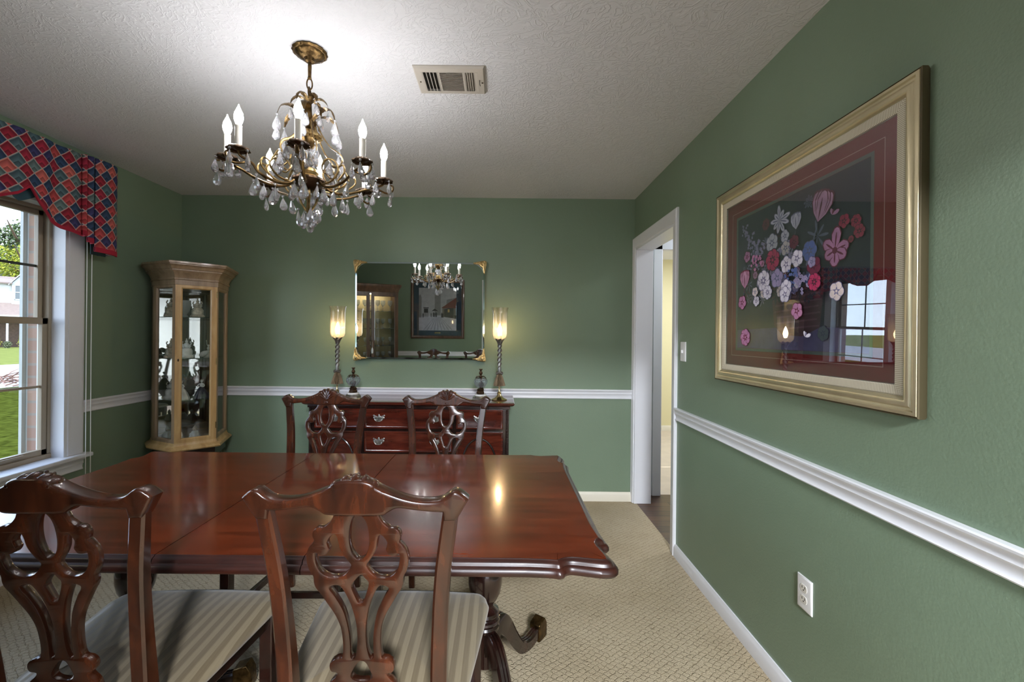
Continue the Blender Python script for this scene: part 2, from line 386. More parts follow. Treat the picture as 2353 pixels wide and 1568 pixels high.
def flame_fabric():
    m, n, b = base('flame_stitch_fabric')
    t = n.nodes.new('ShaderNodeTexCoord'); s = n.nodes.new('ShaderNodeSeparateXYZ')
    d = n.nodes.new('ShaderNodeTexNoise'); d.inputs['Scale'].default_value = 9; n.links.new(t.outputs['Object'], d.inputs['Vector'])
    v = n.nodes.new('ShaderNodeVectorMath'); v.operation = 'MULTIPLY_ADD'; v.inputs[1].default_value = (.02, .02, .02)
    n.links.new(d.outputs['Color'], v.inputs[0]); n.links.new(t.outputs['Object'], v.inputs[2]); n.links.new(v.outputs[0], s.inputs[0])
    A = math_(n, 'MULTIPLY', math_(n, 'ADD', math_(n, 'MULTIPLY', s.outputs['Y'], 1.05), s.outputs['Z']), 12.5)
    B = math_(n, 'MULTIPLY', math_(n, 'SUBTRACT', s.outputs['Z'], math_(n, 'MULTIPLY', s.outputs['Y'], 1.05)), 12.5)
    fa, fb = math_(n, 'FRACT', A), math_(n, 'FRACT', B)
    ca, cb = math_(n, 'FLOOR', A), math_(n, 'FLOOR', B)
    cv = n.nodes.new('ShaderNodeCombineXYZ'); n.links.new(ca, cv.inputs[0]); n.links.new(cb, cv.inputs[1])
    wn = n.nodes.new('ShaderNodeTexWhiteNoise'); wn.noise_dimensions = '2D'; n.links.new(cv.outputs[0], wn.inputs['Vector'])
    # rows alternate warm (red) and cool (blue/green)
    row = math_(n, 'MODULO', math_(n, 'ABSOLUTE', math_(n, 'ADD', ca, cb)), 2.0)
    warm = n.nodes.new('ShaderNodeValToRGB'); warm.color_ramp.interpolation = 'CONSTANT'
    for i, (p, q) in enumerate(((0, (140, 26, 46)), (.3, (172, 64, 66)), (.55, (150, 32, 56)), (.8, (186, 92, 84)))):
        el = warm.color_ramp.elements[i] if i < 2 else warm.color_ramp.elements.new(p)
        el.position = p; el.color = (*srgb(*q), 1)
    cool = n.nodes.new('ShaderNodeValToRGB'); cool.color_ramp.interpolation = 'CONSTANT'
    for i, (p, q) in enumerate(((0, (40, 62, 92)), (.3, (92, 112, 112)), (.55, (52, 52, 96)), (.75, (72, 96, 104)))):
        el = cool.color_ramp.elements[i] if i < 2 else cool.color_ramp.elements.new(p)
        el.position = p; el.color = (*srgb(*q), 1)
    n.links.new(wn.outputs['Value'], warm.inputs['Fac']); n.links.new(wn.outputs['Value'], cool.inputs['Fac'])
    mx = n.nodes.new('ShaderNodeMix'); mx.data_type = 'RGBA'; n.links.new(row, mx.inputs['Factor'])
    n.links.new(warm.outputs['Color'], mx.inputs[6]); n.links.new(cool.outputs['Color'], mx.inputs[7])
    # woven chevrons inside each diamond: light-dark steps towards its top corner
    q = math_(n, 'MAXIMUM', fa, fb)
    st = math_(n, 'FRACT', math_(n, 'MULTIPLY', q, 2.2))
    br = math_(n, 'ADD', math_(n, 'MULTIPLY', st, -.95), 1.45)
    hs = n.nodes.new('ShaderNodeHueSaturation'); n.links.new(mx.outputs[2], hs.inputs['Color']); n.links.new(br, hs.inputs['Value'])
    e = math_(n, 'MINIMUM', math_(n, 'MINIMUM', fa, math_(n, 'SUBTRACT', 1.0, fa)), math_(n, 'MINIMUM', fb, math_(n, 'SUBTRACT', 1.0, fb)))
    ln = math_(n, 'LESS_THAN', e, .038)
    m2 = n.nodes.new('ShaderNodeMix'); m2.data_type = 'RGBA'; m2.inputs[7].default_value = (*srgb(176, 156, 146), 1)
    n.links.new(ln, m2.inputs['Factor']); n.links.new(hs.outputs[0], m2.inputs[6]); n.links.new(m2.outputs[2], b.inputs['Base Color'])
    b.inputs['Roughness'].default_value = .85
    return m

def stripe_satin():
    m, n, b = base('striped_seat_satin')
    t = n.nodes.new('ShaderNodeTexCoord'); s = n.nodes.new('ShaderNodeSeparateXYZ'); n.links.new(t.outputs['Object'], s.inputs[0])
    f = math_(n, 'FRACT', math_(n, 'MULTIPLY', s.outputs['X'], 34.0)); g = math_(n, 'GREATER_THAN', f, .5)
    f2 = math_(n, 'FRACT', math_(n, 'MULTIPLY', s.outputs['X'], 136.0))
    x = math_(n, 'ADD', math_(n, 'MULTIPLY', g, .8), math_(n, 'MULTIPLY', f2, .2))
    c = n.nodes.new('ShaderNodeMix'); c.data_type = 'RGBA'; n.links.new(x, c.inputs['Factor'])
    c.inputs[6].default_value = (*srgb(104, 91, 68), 1); c.inputs[7].default_value = (*srgb(128, 115, 89), 1)
    n.links.new(c.outputs[2], b.inputs['Base Color'])
    r = math_(n, 'ADD', math_(n, 'MULTIPLY', g, .2), .42); n.links.new(r, b.inputs['Roughness'])
    b.inputs['Sheen Weight'].default_value = .25
    return m

def brick_mat():
    m, n, b = base('red_brick')
    t = n.nodes.new('ShaderNodeTexCoord'); mp = n.nodes.new('ShaderNodeMapping'); mp.inputs['Rotation'].default_value = (R(90), 0, R(0))
    k = n.nodes.new('ShaderNodeTexBrick'); k.inputs['Scale'].default_value = 4.4; k.inputs['Color1'].default_value = (*srgb(172, 140, 118), 1); k.inputs['Color2'].default_value = (*srgb(150, 118, 100), 1)
    k.inputs['Mortar'].default_value = (*srgb(150, 138, 124), 1); k.inputs['Mortar Size'].default_value = .035; k.inputs['Row Height'].default_value = .33; k.inputs['Brick Width'].default_value = .9
    n.links.new(t.outputs['Object'], mp.inputs[0]); n.links.new(mp.outputs[0], k.inputs['Vector']); n.links.new(k.outputs['Color'], b.inputs['Base Color'])
    b.inputs['Roughness'].default_value = .9
    return m

def plank_floor():
    m, n, b = base('dark_plank_floor')
    t = n.nodes.new('ShaderNodeTexCoord')
    k = n.nodes.new('ShaderNodeTexBrick'); k.inputs['Scale'].default_value = 1.0; k.inputs['Row Height'].default_value = .09; k.inputs['Brick Width'].default_value = .9
    k.inputs['Color1'].default_value = (*srgb(96, 66, 42), 1); k.inputs['Color2'].default_value = (*srgb(66, 44, 28), 1); k.inputs['Mortar'].default_value = (*srgb(30, 20, 14), 1); k.inputs['Mortar Size'].default_value = .003
    n.links.new(t.outputs['Object'], k.inputs['Vector'])
    mp = n.nodes.new('ShaderNodeMapping'); mp.inputs['Scale'].default_value = (2, 24, 1); n.links.new(t.outputs['Object'], mp.inputs[0])
    x = n.nodes.new('ShaderNodeTexNoise'); x.inputs['Scale'].default_value = 3; x.inputs['Detail'].default_value = 5; n.links.new(mp.outputs[0], x.inputs['Vector'])
    mx = n.nodes.new('ShaderNodeMix'); mx.data_type = 'RGBA'; mx.blend_type = 'MULTIPLY'; mx.inputs['Factor'].default_value = .7
    c = n.nodes.new('ShaderNodeValToRGB'); c.color_ramp.elements[0].position = .3; c.color_ramp.elements[0].color = (.4, .4, .4, 1); c.color_ramp.elements[1].position = .65
    n.links.new(x.outputs['Fac'], c.inputs['Fac']); n.links.new(k.outputs['Color'], mx.inputs[6]); n.links.new(c.outputs['Color'], mx.inputs[7]); n.links.new(mx.outputs[2], b.inputs['Base Color'])
    b.inputs['Roughness'].default_value = .4
    return m

M = {}
M['wall'] = wall_paint(); M['ceil'] = ceiling_plaster(); M['carpet'] = carpet()
M['white'] = mat('white_gloss_paint', (.76, .77, .80), .35)
M['cream_paint'] = mat('cream_paint', srgb(226, 220, 202), .45)
M['hallwhite'] = mat('hall_white_paint', (.66, .66, .68), .6)
M['yellow'] = mat('pale_yellow_paint', srgb(222, 214, 172), .7)
M['plank'] = plank_floor()
M['plain_carpet'] = mat('plain_beige_carpet', srgb(205, 192, 172), .95, var=.06, vscale=8, bump=.4, bscale=300)
M['alu'] = mat('tan_window_metal', srgb(160, 146, 124), .45)
M['alu_dark'] = mat('dark_window_gasket', srgb(52, 56, 50), .5)
M['white_plastic'] = mat('white_plastic', (.8, .8, .8), .3)
M['ivory_plastic'] = mat('ivory_plastic', srgb(225, 222, 212), .35)
M['black'] = mat('black_slot', (.01, .01, .01), .6)
M['cord'] = mat('white_cord', (.9, .9, .88), .6)
M['fabric'] = flame_fabric(); M['trimred'] = mat('crimson_edging', srgb(158, 20, 48), .8); M['teal'] = mat('teal_lining', srgb(50, 78, 88), .85)
M['satin'] = stripe_satin()
tdk, tmd, tlt = srgb(68, 20, 8), srgb(96, 34, 12), srgb(122, 50, 20)
M['mahog'] = wood('mahogany', srgb(32, 16, 9), srgb(54, 26, 14), srgb(82, 40, 20), (8, 8, 1.2), .25, .5)
M['mahog_table'] = wood('mahogany_table', tdk, tmd, tlt, (1.0, 9, 9), .20, .45, rot=(0, 0, R(-24)), ns=2.4, bump=.0)
M['mahog_edge'] = wood('mahogany_edge', srgb(26, 11, 8), srgb(42, 17, 11), srgb(60, 26, 16), (2, 8, 8), .36, .25)
M['mahog_dark'] = wood('dark_mahogany', srgb(18, 9, 7), srgb(30, 14, 10), srgb(46, 22, 15), (6, 6, 1.5), .22, .6)
M['mahog_front'] = wood('drawer_mahogany', srgb(54, 19, 12), srgb(78, 29, 18), srgb(102, 42, 26), (1.4, 10, 9), .2, .7)
M['chinacab'] = wood('walnut_brown', srgb(62, 42, 28), srgb(88, 62, 44), srgb(110, 80, 58), (5, 5, 1.2), .35, .3)
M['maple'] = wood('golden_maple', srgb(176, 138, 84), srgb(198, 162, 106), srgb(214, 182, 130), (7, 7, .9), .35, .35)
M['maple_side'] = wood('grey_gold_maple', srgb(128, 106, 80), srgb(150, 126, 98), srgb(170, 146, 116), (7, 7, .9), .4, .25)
M['mirror'] = mat('mirror_silver', (.86, .9, .89), .0, 1.0)
M['mirror_bevel'] = mat('mirror_bevel', (.45, .56, .56), .08, 1.0)
M['gold'] = mat('gilt_metal', (.62, .45, .20), .34, 1.0, var=.25, vscale=60, bump=.25, bscale=90)
M['dullgold'] = mat('dull_gilt', (.30, .21, .09), .36, 1.0, var=.4, vscale=60, bump=.25, bscale=90)
M['brass'] = mat('polished_brass', (.78, .62, .34), .2, 1.0)
M['antique'] = mat('antique_brass', (.12, .075, .03), .36, 1.0, var=.65, vscale=45, bump=.4, bscale=120)
M['bronze'] = mat('dark_bronze', (.075, .045, .025), .4, .85, bump=.2, bscale=120)
M['rope'] = mat('pewter_rope', (.17, .15, .13), .45, .5, bump=.8, bscale=160)
M['tassel'] = mat('bronze_tassel', (.18, .125, .07), .5, .5, var=.5, vscale=14, stretch=(9, 9, .4), bump=.8, bscale=50)
M['silver'] = mat('aged_silver', (.62, .6, .56), .28, 1.0, var=.3, vscale=50, bump=.3, bscale=90)
M['pewter'] = mat('pewter', (.38, .37, .35), .3, .9, var=.4, vscale=60, bump=.3, bscale=110)
M['marble'] = mat('white_marble', (.78, .76, .73), .25, var=.12, vscale=30)
M['candle'] = mat('candle_sleeve', (.93, .9, .82), .45)
M['bulb'] = mat('bulb_glow', (1, 1, 1), .4, emit=(1.0, .955, .91), es=BULB_E)
M['lampbulb'] = mat('lamp_bulb_glow', (1, 1, 1), .4, emit=(1.0, .70, .36), es=LAMP_E)
M['crystal'] = mat('cut_crystal', (.95, .95, 1), .04, trans=.78, ior=1.5)
M['crystal'].node_tree.nodes['Principled BSDF'].inputs['Coat Weight'].default_value = .3
M['pane'] = thin_glass('window_pane', (.97, .99, .98), .9)
M['cabglass'] = thin_glass('cabinet_glass', (.93, .95, .94), 1.3)
M['shelfglass'] = thin_glass('shelf_glass', (.80, .87, .84), 1.6)
M['picglass'] = thin_glass('picture_glass', (.97, .98, 1.0), 2.3)
M['crackle'] = thin_glass('crackled_shade_glass', (1, .97, .92), 1.6, rough=.12, bump=1, bscale=85, milk=.045)
M['ribglass'] = mat('ribbed_glass', (.9, .95, 1.0), .06, trans=.9, ior=1.45)
M['porcelain'] = mat('porcelain', (.80, .78, .74), .2, var=.15, vscale=40)
M['porcelain_dark'] = mat('dark_porcelain', (.05, .05, .07), .25)
M['porcelain_gold'] = mat('gilded_porcelain', (.62, .52, .40), .3, .2, var=.45, vscale=50)
M['porcelain_red'] = mat('red_glaze', srgb(150, 30, 30), .3)
M['goldframe'] = mat('champagne_gold_frame', (.60, .52, .33), .34, .75, var=.12, vscale=8, bump=.15, bscale=20)
M['goldframe_shaded'] = mat('shaded_frame_edge', (.10, .08, .04), .5, .5)  # frame side darkened in its colour to offset the foyer light
M['ribframe'] = None
M['matred'] = mat('oxblood_mat_board', srgb(128, 30, 34), .75)
M['matgreen'] = mat('grey_green_mat_board', srgb(100, 112, 104), .8)
M['matline'] = mat('pale_mat_line', srgb(196, 160, 150), .7)
M['matblue'] = mat('slate_blue_mat_board', srgb(52, 70, 86), .8)
M['brick'] = brick_mat()

def rib():
    m, n, b = base('ribbed_cream_frame')
    t = n.nodes.new('ShaderNodeTexCoord'); s = n.nodes.new('ShaderNodeSeparateXYZ'); n.links.new(t.outputs['Object'], s.inputs[0])
    ay = math_(n, 'SUBTRACT', math_(n, 'ABSOLUTE', s.outputs['Y']), .519 - .049); az = math_(n, 'SUBTRACT', math_(n, 'ABSOLUTE', s.outputs['Z']), .441 - .049)
    sel = math_(n, 'GREATER_THAN', ay, az)
    co = math_(n, 'ADD', math_(n, 'MULTIPLY', s.outputs['Z'], sel), math_(n, 'MULTIPLY', s.outputs['Y'], math_(n, 'SUBTRACT', 1.0, sel)))
    k = math_(n, 'SINE', math_(n, 'MULTIPLY', co, 1250.0))
    c = n.nodes.new('ShaderNodeMapRange'); n.links.new(k, c.inputs['Value']); c.inputs['From Min'].default_value = -1
    mx = n.nodes.new('ShaderNodeMix'); mx.data_type = 'RGBA'; n.links.new(c.outputs[0], mx.inputs['Factor'])
    mx.inputs[6].default_value = (*srgb(165, 155, 128), 1); mx.inputs[7].default_value = (*srgb(224, 218, 200), 1); n.links.new(mx.outputs[2], b.inputs['Base Color'])
    b.inputs['Roughness'].default_value = .4
    return m
M['ribframe'] = rib()
M['crystal_name'] = None

# ================================================================== ROOM SHELL
def struct(name, mb, m, label, cat, parent=None, bevel=0, smooth=35):
    o = mb.build(name, m, parent, bevel, smooth)
    return tag(o, label, cat, kind='structure')

WY0, WY1, WZ0, WZ1 = .74, 2.60, .575, 2.06       # window hole
DY0, DY1, DZ = 2.712, 3.485, 2.035               # hall opening in the right wall
T = .12
struct('floor', MB().box(XL, XR + .02, YF, YB, -.08, 0), M['carpet'], 'cream patterned wall-to-wall dining room carpet', 'floor')
struct('ceiling', MB().box(XL - T, XR + T, YF - T, YB + T, H, H + .15), M['ceil'], 'pale grey stomp-textured dining room ceiling', 'ceiling')
struct('wall_back', MB().box(XL - T, XR + T, YB, YB + T, -.08, H), M['wall'], 'green wall behind the sideboard', 'wall')
FX0, FX1, FZ = -.27, .90, 2.05
struct('wall_front', MB().box(XL - T, FX0, YF - T, YF, -.08, H).box(FX1, XR + T, YF - T, YF, -.08, H).box(FX0, FX1, YF - T, YF, FZ, H), M['wall'], 'green wall seen only in the mirror', 'wall')
b = MB()
b.box(XL - T, XL, YF, WY0, -.08, H); b.box(XL - T, XL, WY1, YB, -.08, H); b.box(XL - T, XL, WY0, WY1, -.08, WZ0); b.box(XL - T, XL, WY0, WY1, WZ1, H)
struct('wall_left', b, M['wall'], 'green wall with the window', 'wall')
b = MB()
b.box(XR, XR + T, YF, DY0, -.08, H); b.box(XR, XR + T, DY1, YB, -.08, H); b.box(XR, XR + T, DY0, DY1, DZ, H)
struct('wall_right', b, M['wall'], 'green wall with the flower picture and hall opening', 'wall')

def extr(path_a, path_b, prof, mi=0, mb=None):
    """moulding run: prof points (out, z) swept from a to b; out points to the given normal"""
    return mb
def rail(mb, a, b, nrm, prof):
    a, b, nrm = Vector(a), Vector(b), Vector(nrm)
    r0 = [a + nrm * o + Vector((0, 0, z)) for o, z in prof]; r1 = [b + nrm * o + Vector((0, 0, z)) for o, z in prof]
    mb.loops([r0, r1]); return mb
RP = [(0, .8245), (.010, .8245), (.013, .829), (.009, .834), (.008, .846), (.010, .858), (.016, .866), (.014, .874), (.016, .884), (.022, .890), (.023, .896), (.020, .900), (0, .900)]
BP = [(0, 0), (.014, 0), (.014, .052), (.011, .060), (.009, .066), (.006, .0745), (0, .0745)]
eps = .0005
struct('trim_1', rail(MB(), (XL + .02, YB - eps, 0), (XR, YB - eps, 0), (0, -1, 0), RP), M['white'], 'white chair rail along the back wall', 'chair rail')
struct('trim_2', rail(MB(), (XR - eps, YF, 0), (XR - eps, 2.645, 0), (-1, 0, 0), RP), M['white'], 'white chair rail along the right wall', 'chair rail')
struct('trim_3', rail(MB(), (XL + eps, 2.70, 0), (XL + eps, YB, 0), (1, 0, 0), RP), M['white'], 'white chair rail between window and corner cabinet', 'chair rail')
struct('trim_4', rail(MB(), (XL, YF + eps, 0), (FX0 - .06, YF + eps, 0), (0, 1, 0), RP), M['white'], 'white chair rail on the wall facing the mirror', 'chair rail')
struct('trim_5', rail(MB(), (XL + eps, YF, 0), (XL + eps, .64, 0), (1, 0, 0), RP), M['white'], 'white chair rail left of the window', 'chair rail')
struct('baseboard_back', rail(MB(), (XL, YB - eps, 0), (XR, YB - eps, 0), (0, -1, 0), BP), M['cream_paint'], 'cream baseboard along the back wall', 'baseboard')
struct('baseboard_right', rail(MB(), (XR - eps, YF, 0), (XR - eps, 2.645, 0), (-1, 0, 0), BP), M['white'], 'white baseboard along the right wall', 'baseboard')
struct('baseboard_left', rail(MB(), (XL + eps, YF, 0), (XL + eps, YB, 0), (1, 0, 0), BP), M['white'], 'white baseboard along the window wall', 'baseboard')
struct('baseboard_front', rail(MB(), (XL, YF + eps, 0), (FX0 - .06, YF + eps, 0), (0, 1, 0), BP), M['white'], 'white baseboard along the wall facing the mirror', 'baseboard')

# hall opening: casing and jamb
CP = [(0, 0), (.000, .012), (.006, .018), (.020, .016), (.030, .013), (.050, .012), (.056, .010), (.058, .0)]
def casing_leg(mb, axis_pts, outdir, nrm):
    """sweep casing profile (across, out) along polyline with mitres given as list of (point, across vector)"""
    rings = []
    for p, ac in axis_pts:
        rings.append([Vector(p) + Vector(ac) * a + Vector(nrm) * o for a, o in CP])
    mb.loops(rings); return mb
d1 = empty('door_1', (0, 0, 0), 0, 'white cased opening to the hallway in the right wall', 'doorway', kind='structure')
b = MB()
yo0, yo1, zo = 2.645, 3.526, 2.118
casing_leg(b, [((XR, yo0, 0), (0, 1.15, 0)), ((XR, yo0, zo), (0, 1.15, -1.43)), ((XR, yo1, zo), (0, -.72, -1.43)), ((XR, yo1, 0), (0, -.72, 0))], None, (-1, 0, 0))
b.build('door_casing', M['white'], d1)
b = MB()
b.box(XR - .003, XR + .133, DY1 - .015, DY1 + .02, 0, DZ + .02); b.box(XR - .003, XR + .133, DY0 - .02, DY0 + .002, 0, DZ + .02); b.box(XR - .003, XR + .133, DY0 - .02, DY1 + .02, DZ - .015, DZ + .02)
b.build('jamb', M['white'], d1, .002)

# unseen foyer and opening, added to let fill light in from behind
d3 = empty('door_3', (0, 0, 0), 0, 'white cased opening added behind the viewer for fill light', 'doorway', kind='structure')
b = MB(); casing_leg(b, [((FX0 - .06, YF, 0), (1, 0, 0)), ((FX0 - .06, YF, FZ + .06), (1, 0, -1)), ((FX1 + .06, YF, FZ + .06), (-1, 0, -1)), ((FX1 + .06, YF, 0), (-1, 0, 0))], None, (0, 1, 0))
b.box(FX0 - .01, FX0 + .004, YF - T - .01, YF + .004, 0, FZ); b.box(FX1 - .004, FX1 + .01, YF - T - .01, YF + .004, 0, FZ); b.box(FX0, FX1, YF - T - .01, YF + .004, FZ - .004, FZ + .01)
b.build('door_casing', M['white'], d3)
QY = -3.9
struct('floor_foyer', MB().box(-2.2, 2.6, QY, YF - .0, -.08, -.001), M['plank'], 'dark plank floor of the added foyer behind the viewer', 'floor')
struct('ceiling_foyer', MB().box(-2.2, 2.6, QY, YF - T, H, H + .1), M['hallwhite'], 'white ceiling of the added foyer behind the viewer', 'ceiling')
b = MB(); b.box(-2.2, 2.6, QY - .1, QY, 0, H); b.box(-2.3, -2.2, QY, YF - T, 0, H); b.box(2.6, 2.7, QY, YF - T, 0, H); b.box(XR + T, 2.7, YF - T - .05, YF - T, 0, H)
struct('wall_foyer', b, M['hallwhite'], 'pale walls of the added foyer behind the viewer', 'wall')

# hallway and the room beyond it
HX = 2.35; HY0, HY1 = 1.6, 3.66
struct('floor_hallway', MB().box(XR + .02, HX, HY0, HY1 + .02, -.08, -.001), M['plank'], 'dark plank hallway floor beyond the opening', 'floor')
struct('ceiling_hallway', MB().box(XR + T, HX, HY0, HY1, H, H + .1), M['hallwhite'], 'white hallway ceiling', 'ceiling')
b = MB(); ox0 = 1.345
b.box(XR + T, ox0 - .02, HY1, HY1 + .11, 0, H); b.box(ox0 - .02, HX, HY1, HY1 + .11, 2.075, H); b.box(HX - .1, HX, HY1, HY1 + .11, 0, 2.075)
b.box(HX, HX + .1, HY0, HY1 + .11, 0, H); b.box(XR + T, HX, HY0 - .1, HY0, 0, H)
struct('wall_hallway', b, M['hallwhite'], 'pale hallway walls beyond the opening', 'wall')
d2 = empty('door_2', (0, 0, 0), 0, 'white doorway from the hall to the yellow room', 'doorway', kind='structure')
b = MB(); b.box(ox0 - .075, ox0 - .005, HY1 - .016, HY1, 0, 2.13); b.box(ox0 - .02, ox0, HY1 - .01, HY1 + .12, 0, 2.075); b.box(ox0 - .075, HX, HY1 - .016, HY1, 2.06, 2.13)
b.build('door_casing', M['white'], d2, .003)
FY = 6.22
struct('floor_yellow_room', MB().box(ox0 - 1.2, 4.2, HY1 + .02, FY, -.08, .0), M['plain_carpet'], 'beige carpet of the yellow room', 'floor')
struct('ceiling_yellow_room', MB().box(ox0 - 1.2, 4.2, HY1 + .11, FY, H, H + .1), M['hallwhite'], 'white ceiling of the yellow room', 'ceiling')
b = MB(); b.box(ox0 - 1.2, 4.2, FY, FY + .1, 0, H); b.box(ox0 - 1.3, ox0 - 1.2, HY1, FY, 0, H)
b.box(4.2, 4.3, HY1, 4.4, 0, H); b.box(4.2, 4.3, 5.6, FY, 0, H); b.box(4.2, 4.3, 4.4, 5.6, 0, .7); b.box(4.2, 4.3, 4.4, 5.6, 2.05, H); b.box(HX, 4.3, HY1, HY1 + .1, 0, H)
struct('wall_yellow_room', b, M['yellow'], 'pale yellow walls of the far room', 'wall')
struct('baseboard_yellow_room', rail(MB(), (ox0 - 1.2, FY - eps, 0), (4.2, FY - eps, 0), (0, -1, 0), BP), M['cream_paint'], 'cream baseboard under the yellow wall', 'baseboard')

# ------------------------------------------------------------------ window
win = empty('window_1', (0, 0, 0), 0, 'twin tan metal sash window in white casing, left wall', 'window', kind='structure')
ymid = (WY0 + WY1) / 2
XO = XL - T
b = MB()   # inner white jamb box
b.box(XO - .01, XL + .004, WY1 - .012, WY1 + .01, WZ0, WZ1 + .01); b.box(XO - .01, XL + .004, WY0 - .01, WY0 + .012, WZ0, WZ1 + .01); b.box(XO - .01, XL + .004, WY0 - .01, WY1 + .01, WZ1 - .012, WZ1 + .01)
b.box(XO - .01, XL + .004, ymid - .035, ymid + .035, WZ0, WZ1)
b.build('jamb', M['white'], win, .002)
b = MB()
casing_leg(b, [((XL, WY1 + .1, WZ0 + .003), (0, -1.65, 0)), ((XL, WY1 + .1, WZ1 + .095), (0, -1.65, -1.6)), ((XL, WY0 - .1, WZ1 + .095), (0, 1.65, -1.6)), ((XL, WY0 - .1, WZ0 + .003), (0, 1.65, 0))], None, (1, 0, 0))
b.build('window_casing', M['white'], win)
b = MB().box(XO + .03, XL + .055, WY0 - .13, WY1 + .125, WZ0 - .022, WZ0 + .002)
b.build('window_stool', M['white'], win, .006)
b = MB(); rail(b, (XL + eps, WY0 - .1, WZ0 - .10 - .8245), (XL + eps, WY1 + .1, WZ0 - .10 - .8245), (1, 0, 0), RP)
b.build('window_apron', M['white'], win)
def sash_unit(y0, y1):
    fr = MB()
    x0, x1 = XO - .01, XO + .045
    for a in ((x0, x1, y0, y0 + .018, WZ0 + .02, WZ1 - .012), (x0, x1, y1 - .018, y1, WZ0 + .02, WZ1 - .012), (x0, x1, y0, y1, WZ1 - .03, WZ1 - .01), (x0, x1 + .006, y0, y1, WZ0 + .002, WZ0 + .028)): fr.box(*a)
    f = fr.build('window_frame', M['alu'], win, .002)
    ga = MB(); ga.box(x0 + .002, x0 + .012, y1 - .03, y1 - .018, 1.39, WZ1 - .03); ga.box(x0 + .002, x0 + .012, y0 + .018, y0 + .03, 1.39, WZ1 - .03)
    ga.build('gasket', M['alu_dark'], win)
    for nm, xa, za, zb in (('lower_sash', XO + .014, WZ0 + .028, 1.402), ('upper_sash', XO - .012, 1.378, WZ1 - .03)):
        lo = nm == 'lower_sash'
        s = MB(); sw = .030 if lo else .026; xb = xa + .026
        ya, yb = y0 + (.018 if lo else .024), y1 - (.018 if lo else .024)
        s.box(xa, xb, ya, ya + sw, za, zb); s.box(xa, xb, yb - sw, yb, za, zb)
        s.box(xa, xb, ya, yb, zb - (.036 if lo else .028), zb); s.box(xa, xb, ya, yb, za, za + (.032 if lo else .024))
        if lo: s.box(xb, xb + .008, (ya + yb) / 2 - .16, (ya + yb) / 2 + .42 - .2, za + .012, za + .022); s.box(xb, xb + .012, yb - .25, yb - .13, za + .014, za + .026)
        so_ = s.build(nm, M['alu'], win, .0015)
        mu = MB(); zc, xm = (za + zb) / 2, (xa + xb) / 2
        mu.box(xm - .004, xm + .004, ya + sw, yb - sw, zc - .007, zc + .007); mu.box(xm - .004, xm + .004, (ya + yb) / 2 - .007, (ya + yb) / 2 + .007, za + .02, zb - .02)
        mu.build('muntin', M['alu'] if lo else M['alu_dark'], so_)
        gl = MB().box(xm - .0015, xm + .0015, ya + sw - .004, yb - sw + .004, za + .02, zb - .02)
        gl.build('pane', M['pane'], so_, smooth=0)
sash_unit(WY0 + .012, ymid - .035); sash_unit(ymid + .035, WY1 - .012)

# brick skin outside the window
b = MB(); xa, xb = XO - .13, XO - .015
b.box(xa, xb, WY1 + .02, 4.4, -.5, H + .3); b.box(xa, xb, -1.2, WY0 - .02, -.5, H + .3); b.box(xa, xb, WY0 - .02, WY1 + .02, -.5, WZ0 - .03); b.box(xa, xb, WY0 - .02, WY1 + .02, WZ1 + .02, H + .3)
struct('wall_outside_brick', b, M['brick'], 'brick outside face seen past the window frame', 'wall')
b = MB(); b.box(XO - .05, XO - .012, WY1 - .004, WY1 + .03, WZ0, WZ1 + .02); b.box(XO - .05, XO - .012, WY0 - .03, WY0 + .004, WZ0, WZ1 + .02)
struct('trim_6', b, M['white'], 'white outer window moulding against the brick', 'trim')
b = MB(); b.box(xa - .03, xa - .012, WY1 + .0, WY1 + .05, -.4, H)
b.box(xa - .03, xa + .0, WY1 + .02, WY1 + .045, -.4, H)
struct('trim_7', b, mat('grey_outer_trim', srgb(190, 192, 184), .5), 'grey upright trim at the outer edge of the brick', 'trim')

# ================================================================== VALANCE + CORDS
val = empty('valance', (XL + .11, 1.67, 2.37), 0, 'red and blue flame-stitch swag valance over the window', 'valance')
def vz(y):
    """bottom edge height, mirrored about the window centre"""
    d = abs(y - 1.67)
    return interp(d, [(0, 2.09), (.03, 2.06), (.09, 1.985), (.2, 1.93), (.33, 1.935), (.46, 1.975), (.56, 2.03), (.605, 2.075), (.62, 2.08), (.635, 2.06), (.66, 2.015), (.70, 1.965), (.74, 1.935), (.80, 1.910), (.87, 1.900), (.905, 1.893)])
def vx(y, k):
    d = abs(y - 1.67)
    return .012 * sin(d * 21 + .8) * (.4 + .6 * k) + .006 * sin(d * 47)
def panel(mb, ya, yb, x0, f_bot, n=40, top=0.0, mi=0, xamp=1.0, thick=.004):
    rows = 14
    def fn(u, v, off):
        y = ya + (yb - ya) * u; zb = f_bot(y) - 2.37
        return (x0 + off + xamp * vx(y, v) + .02 * v * 0, y - 1.67, top + (zb - top) * v)
    mb.grid(lambda u, v: fn(u, v, 0), n, rows, mi); mb.grid(lambda u, v: fn(u, v, -thick), n, rows, mi)
    mb.grid(lambda u, v: fn(u, 1.0, -thick * v), n, 1, mi)
m_ = MB(); panel(m_, .765, 2.575, 0.0, vz, 120); m_.build('swag_panel', M['fabric'], val)
m_ = MB(); panel(m_, .765, 2.575, -.008, lambda y: vz(y) - .0, 120, thick=.002); 
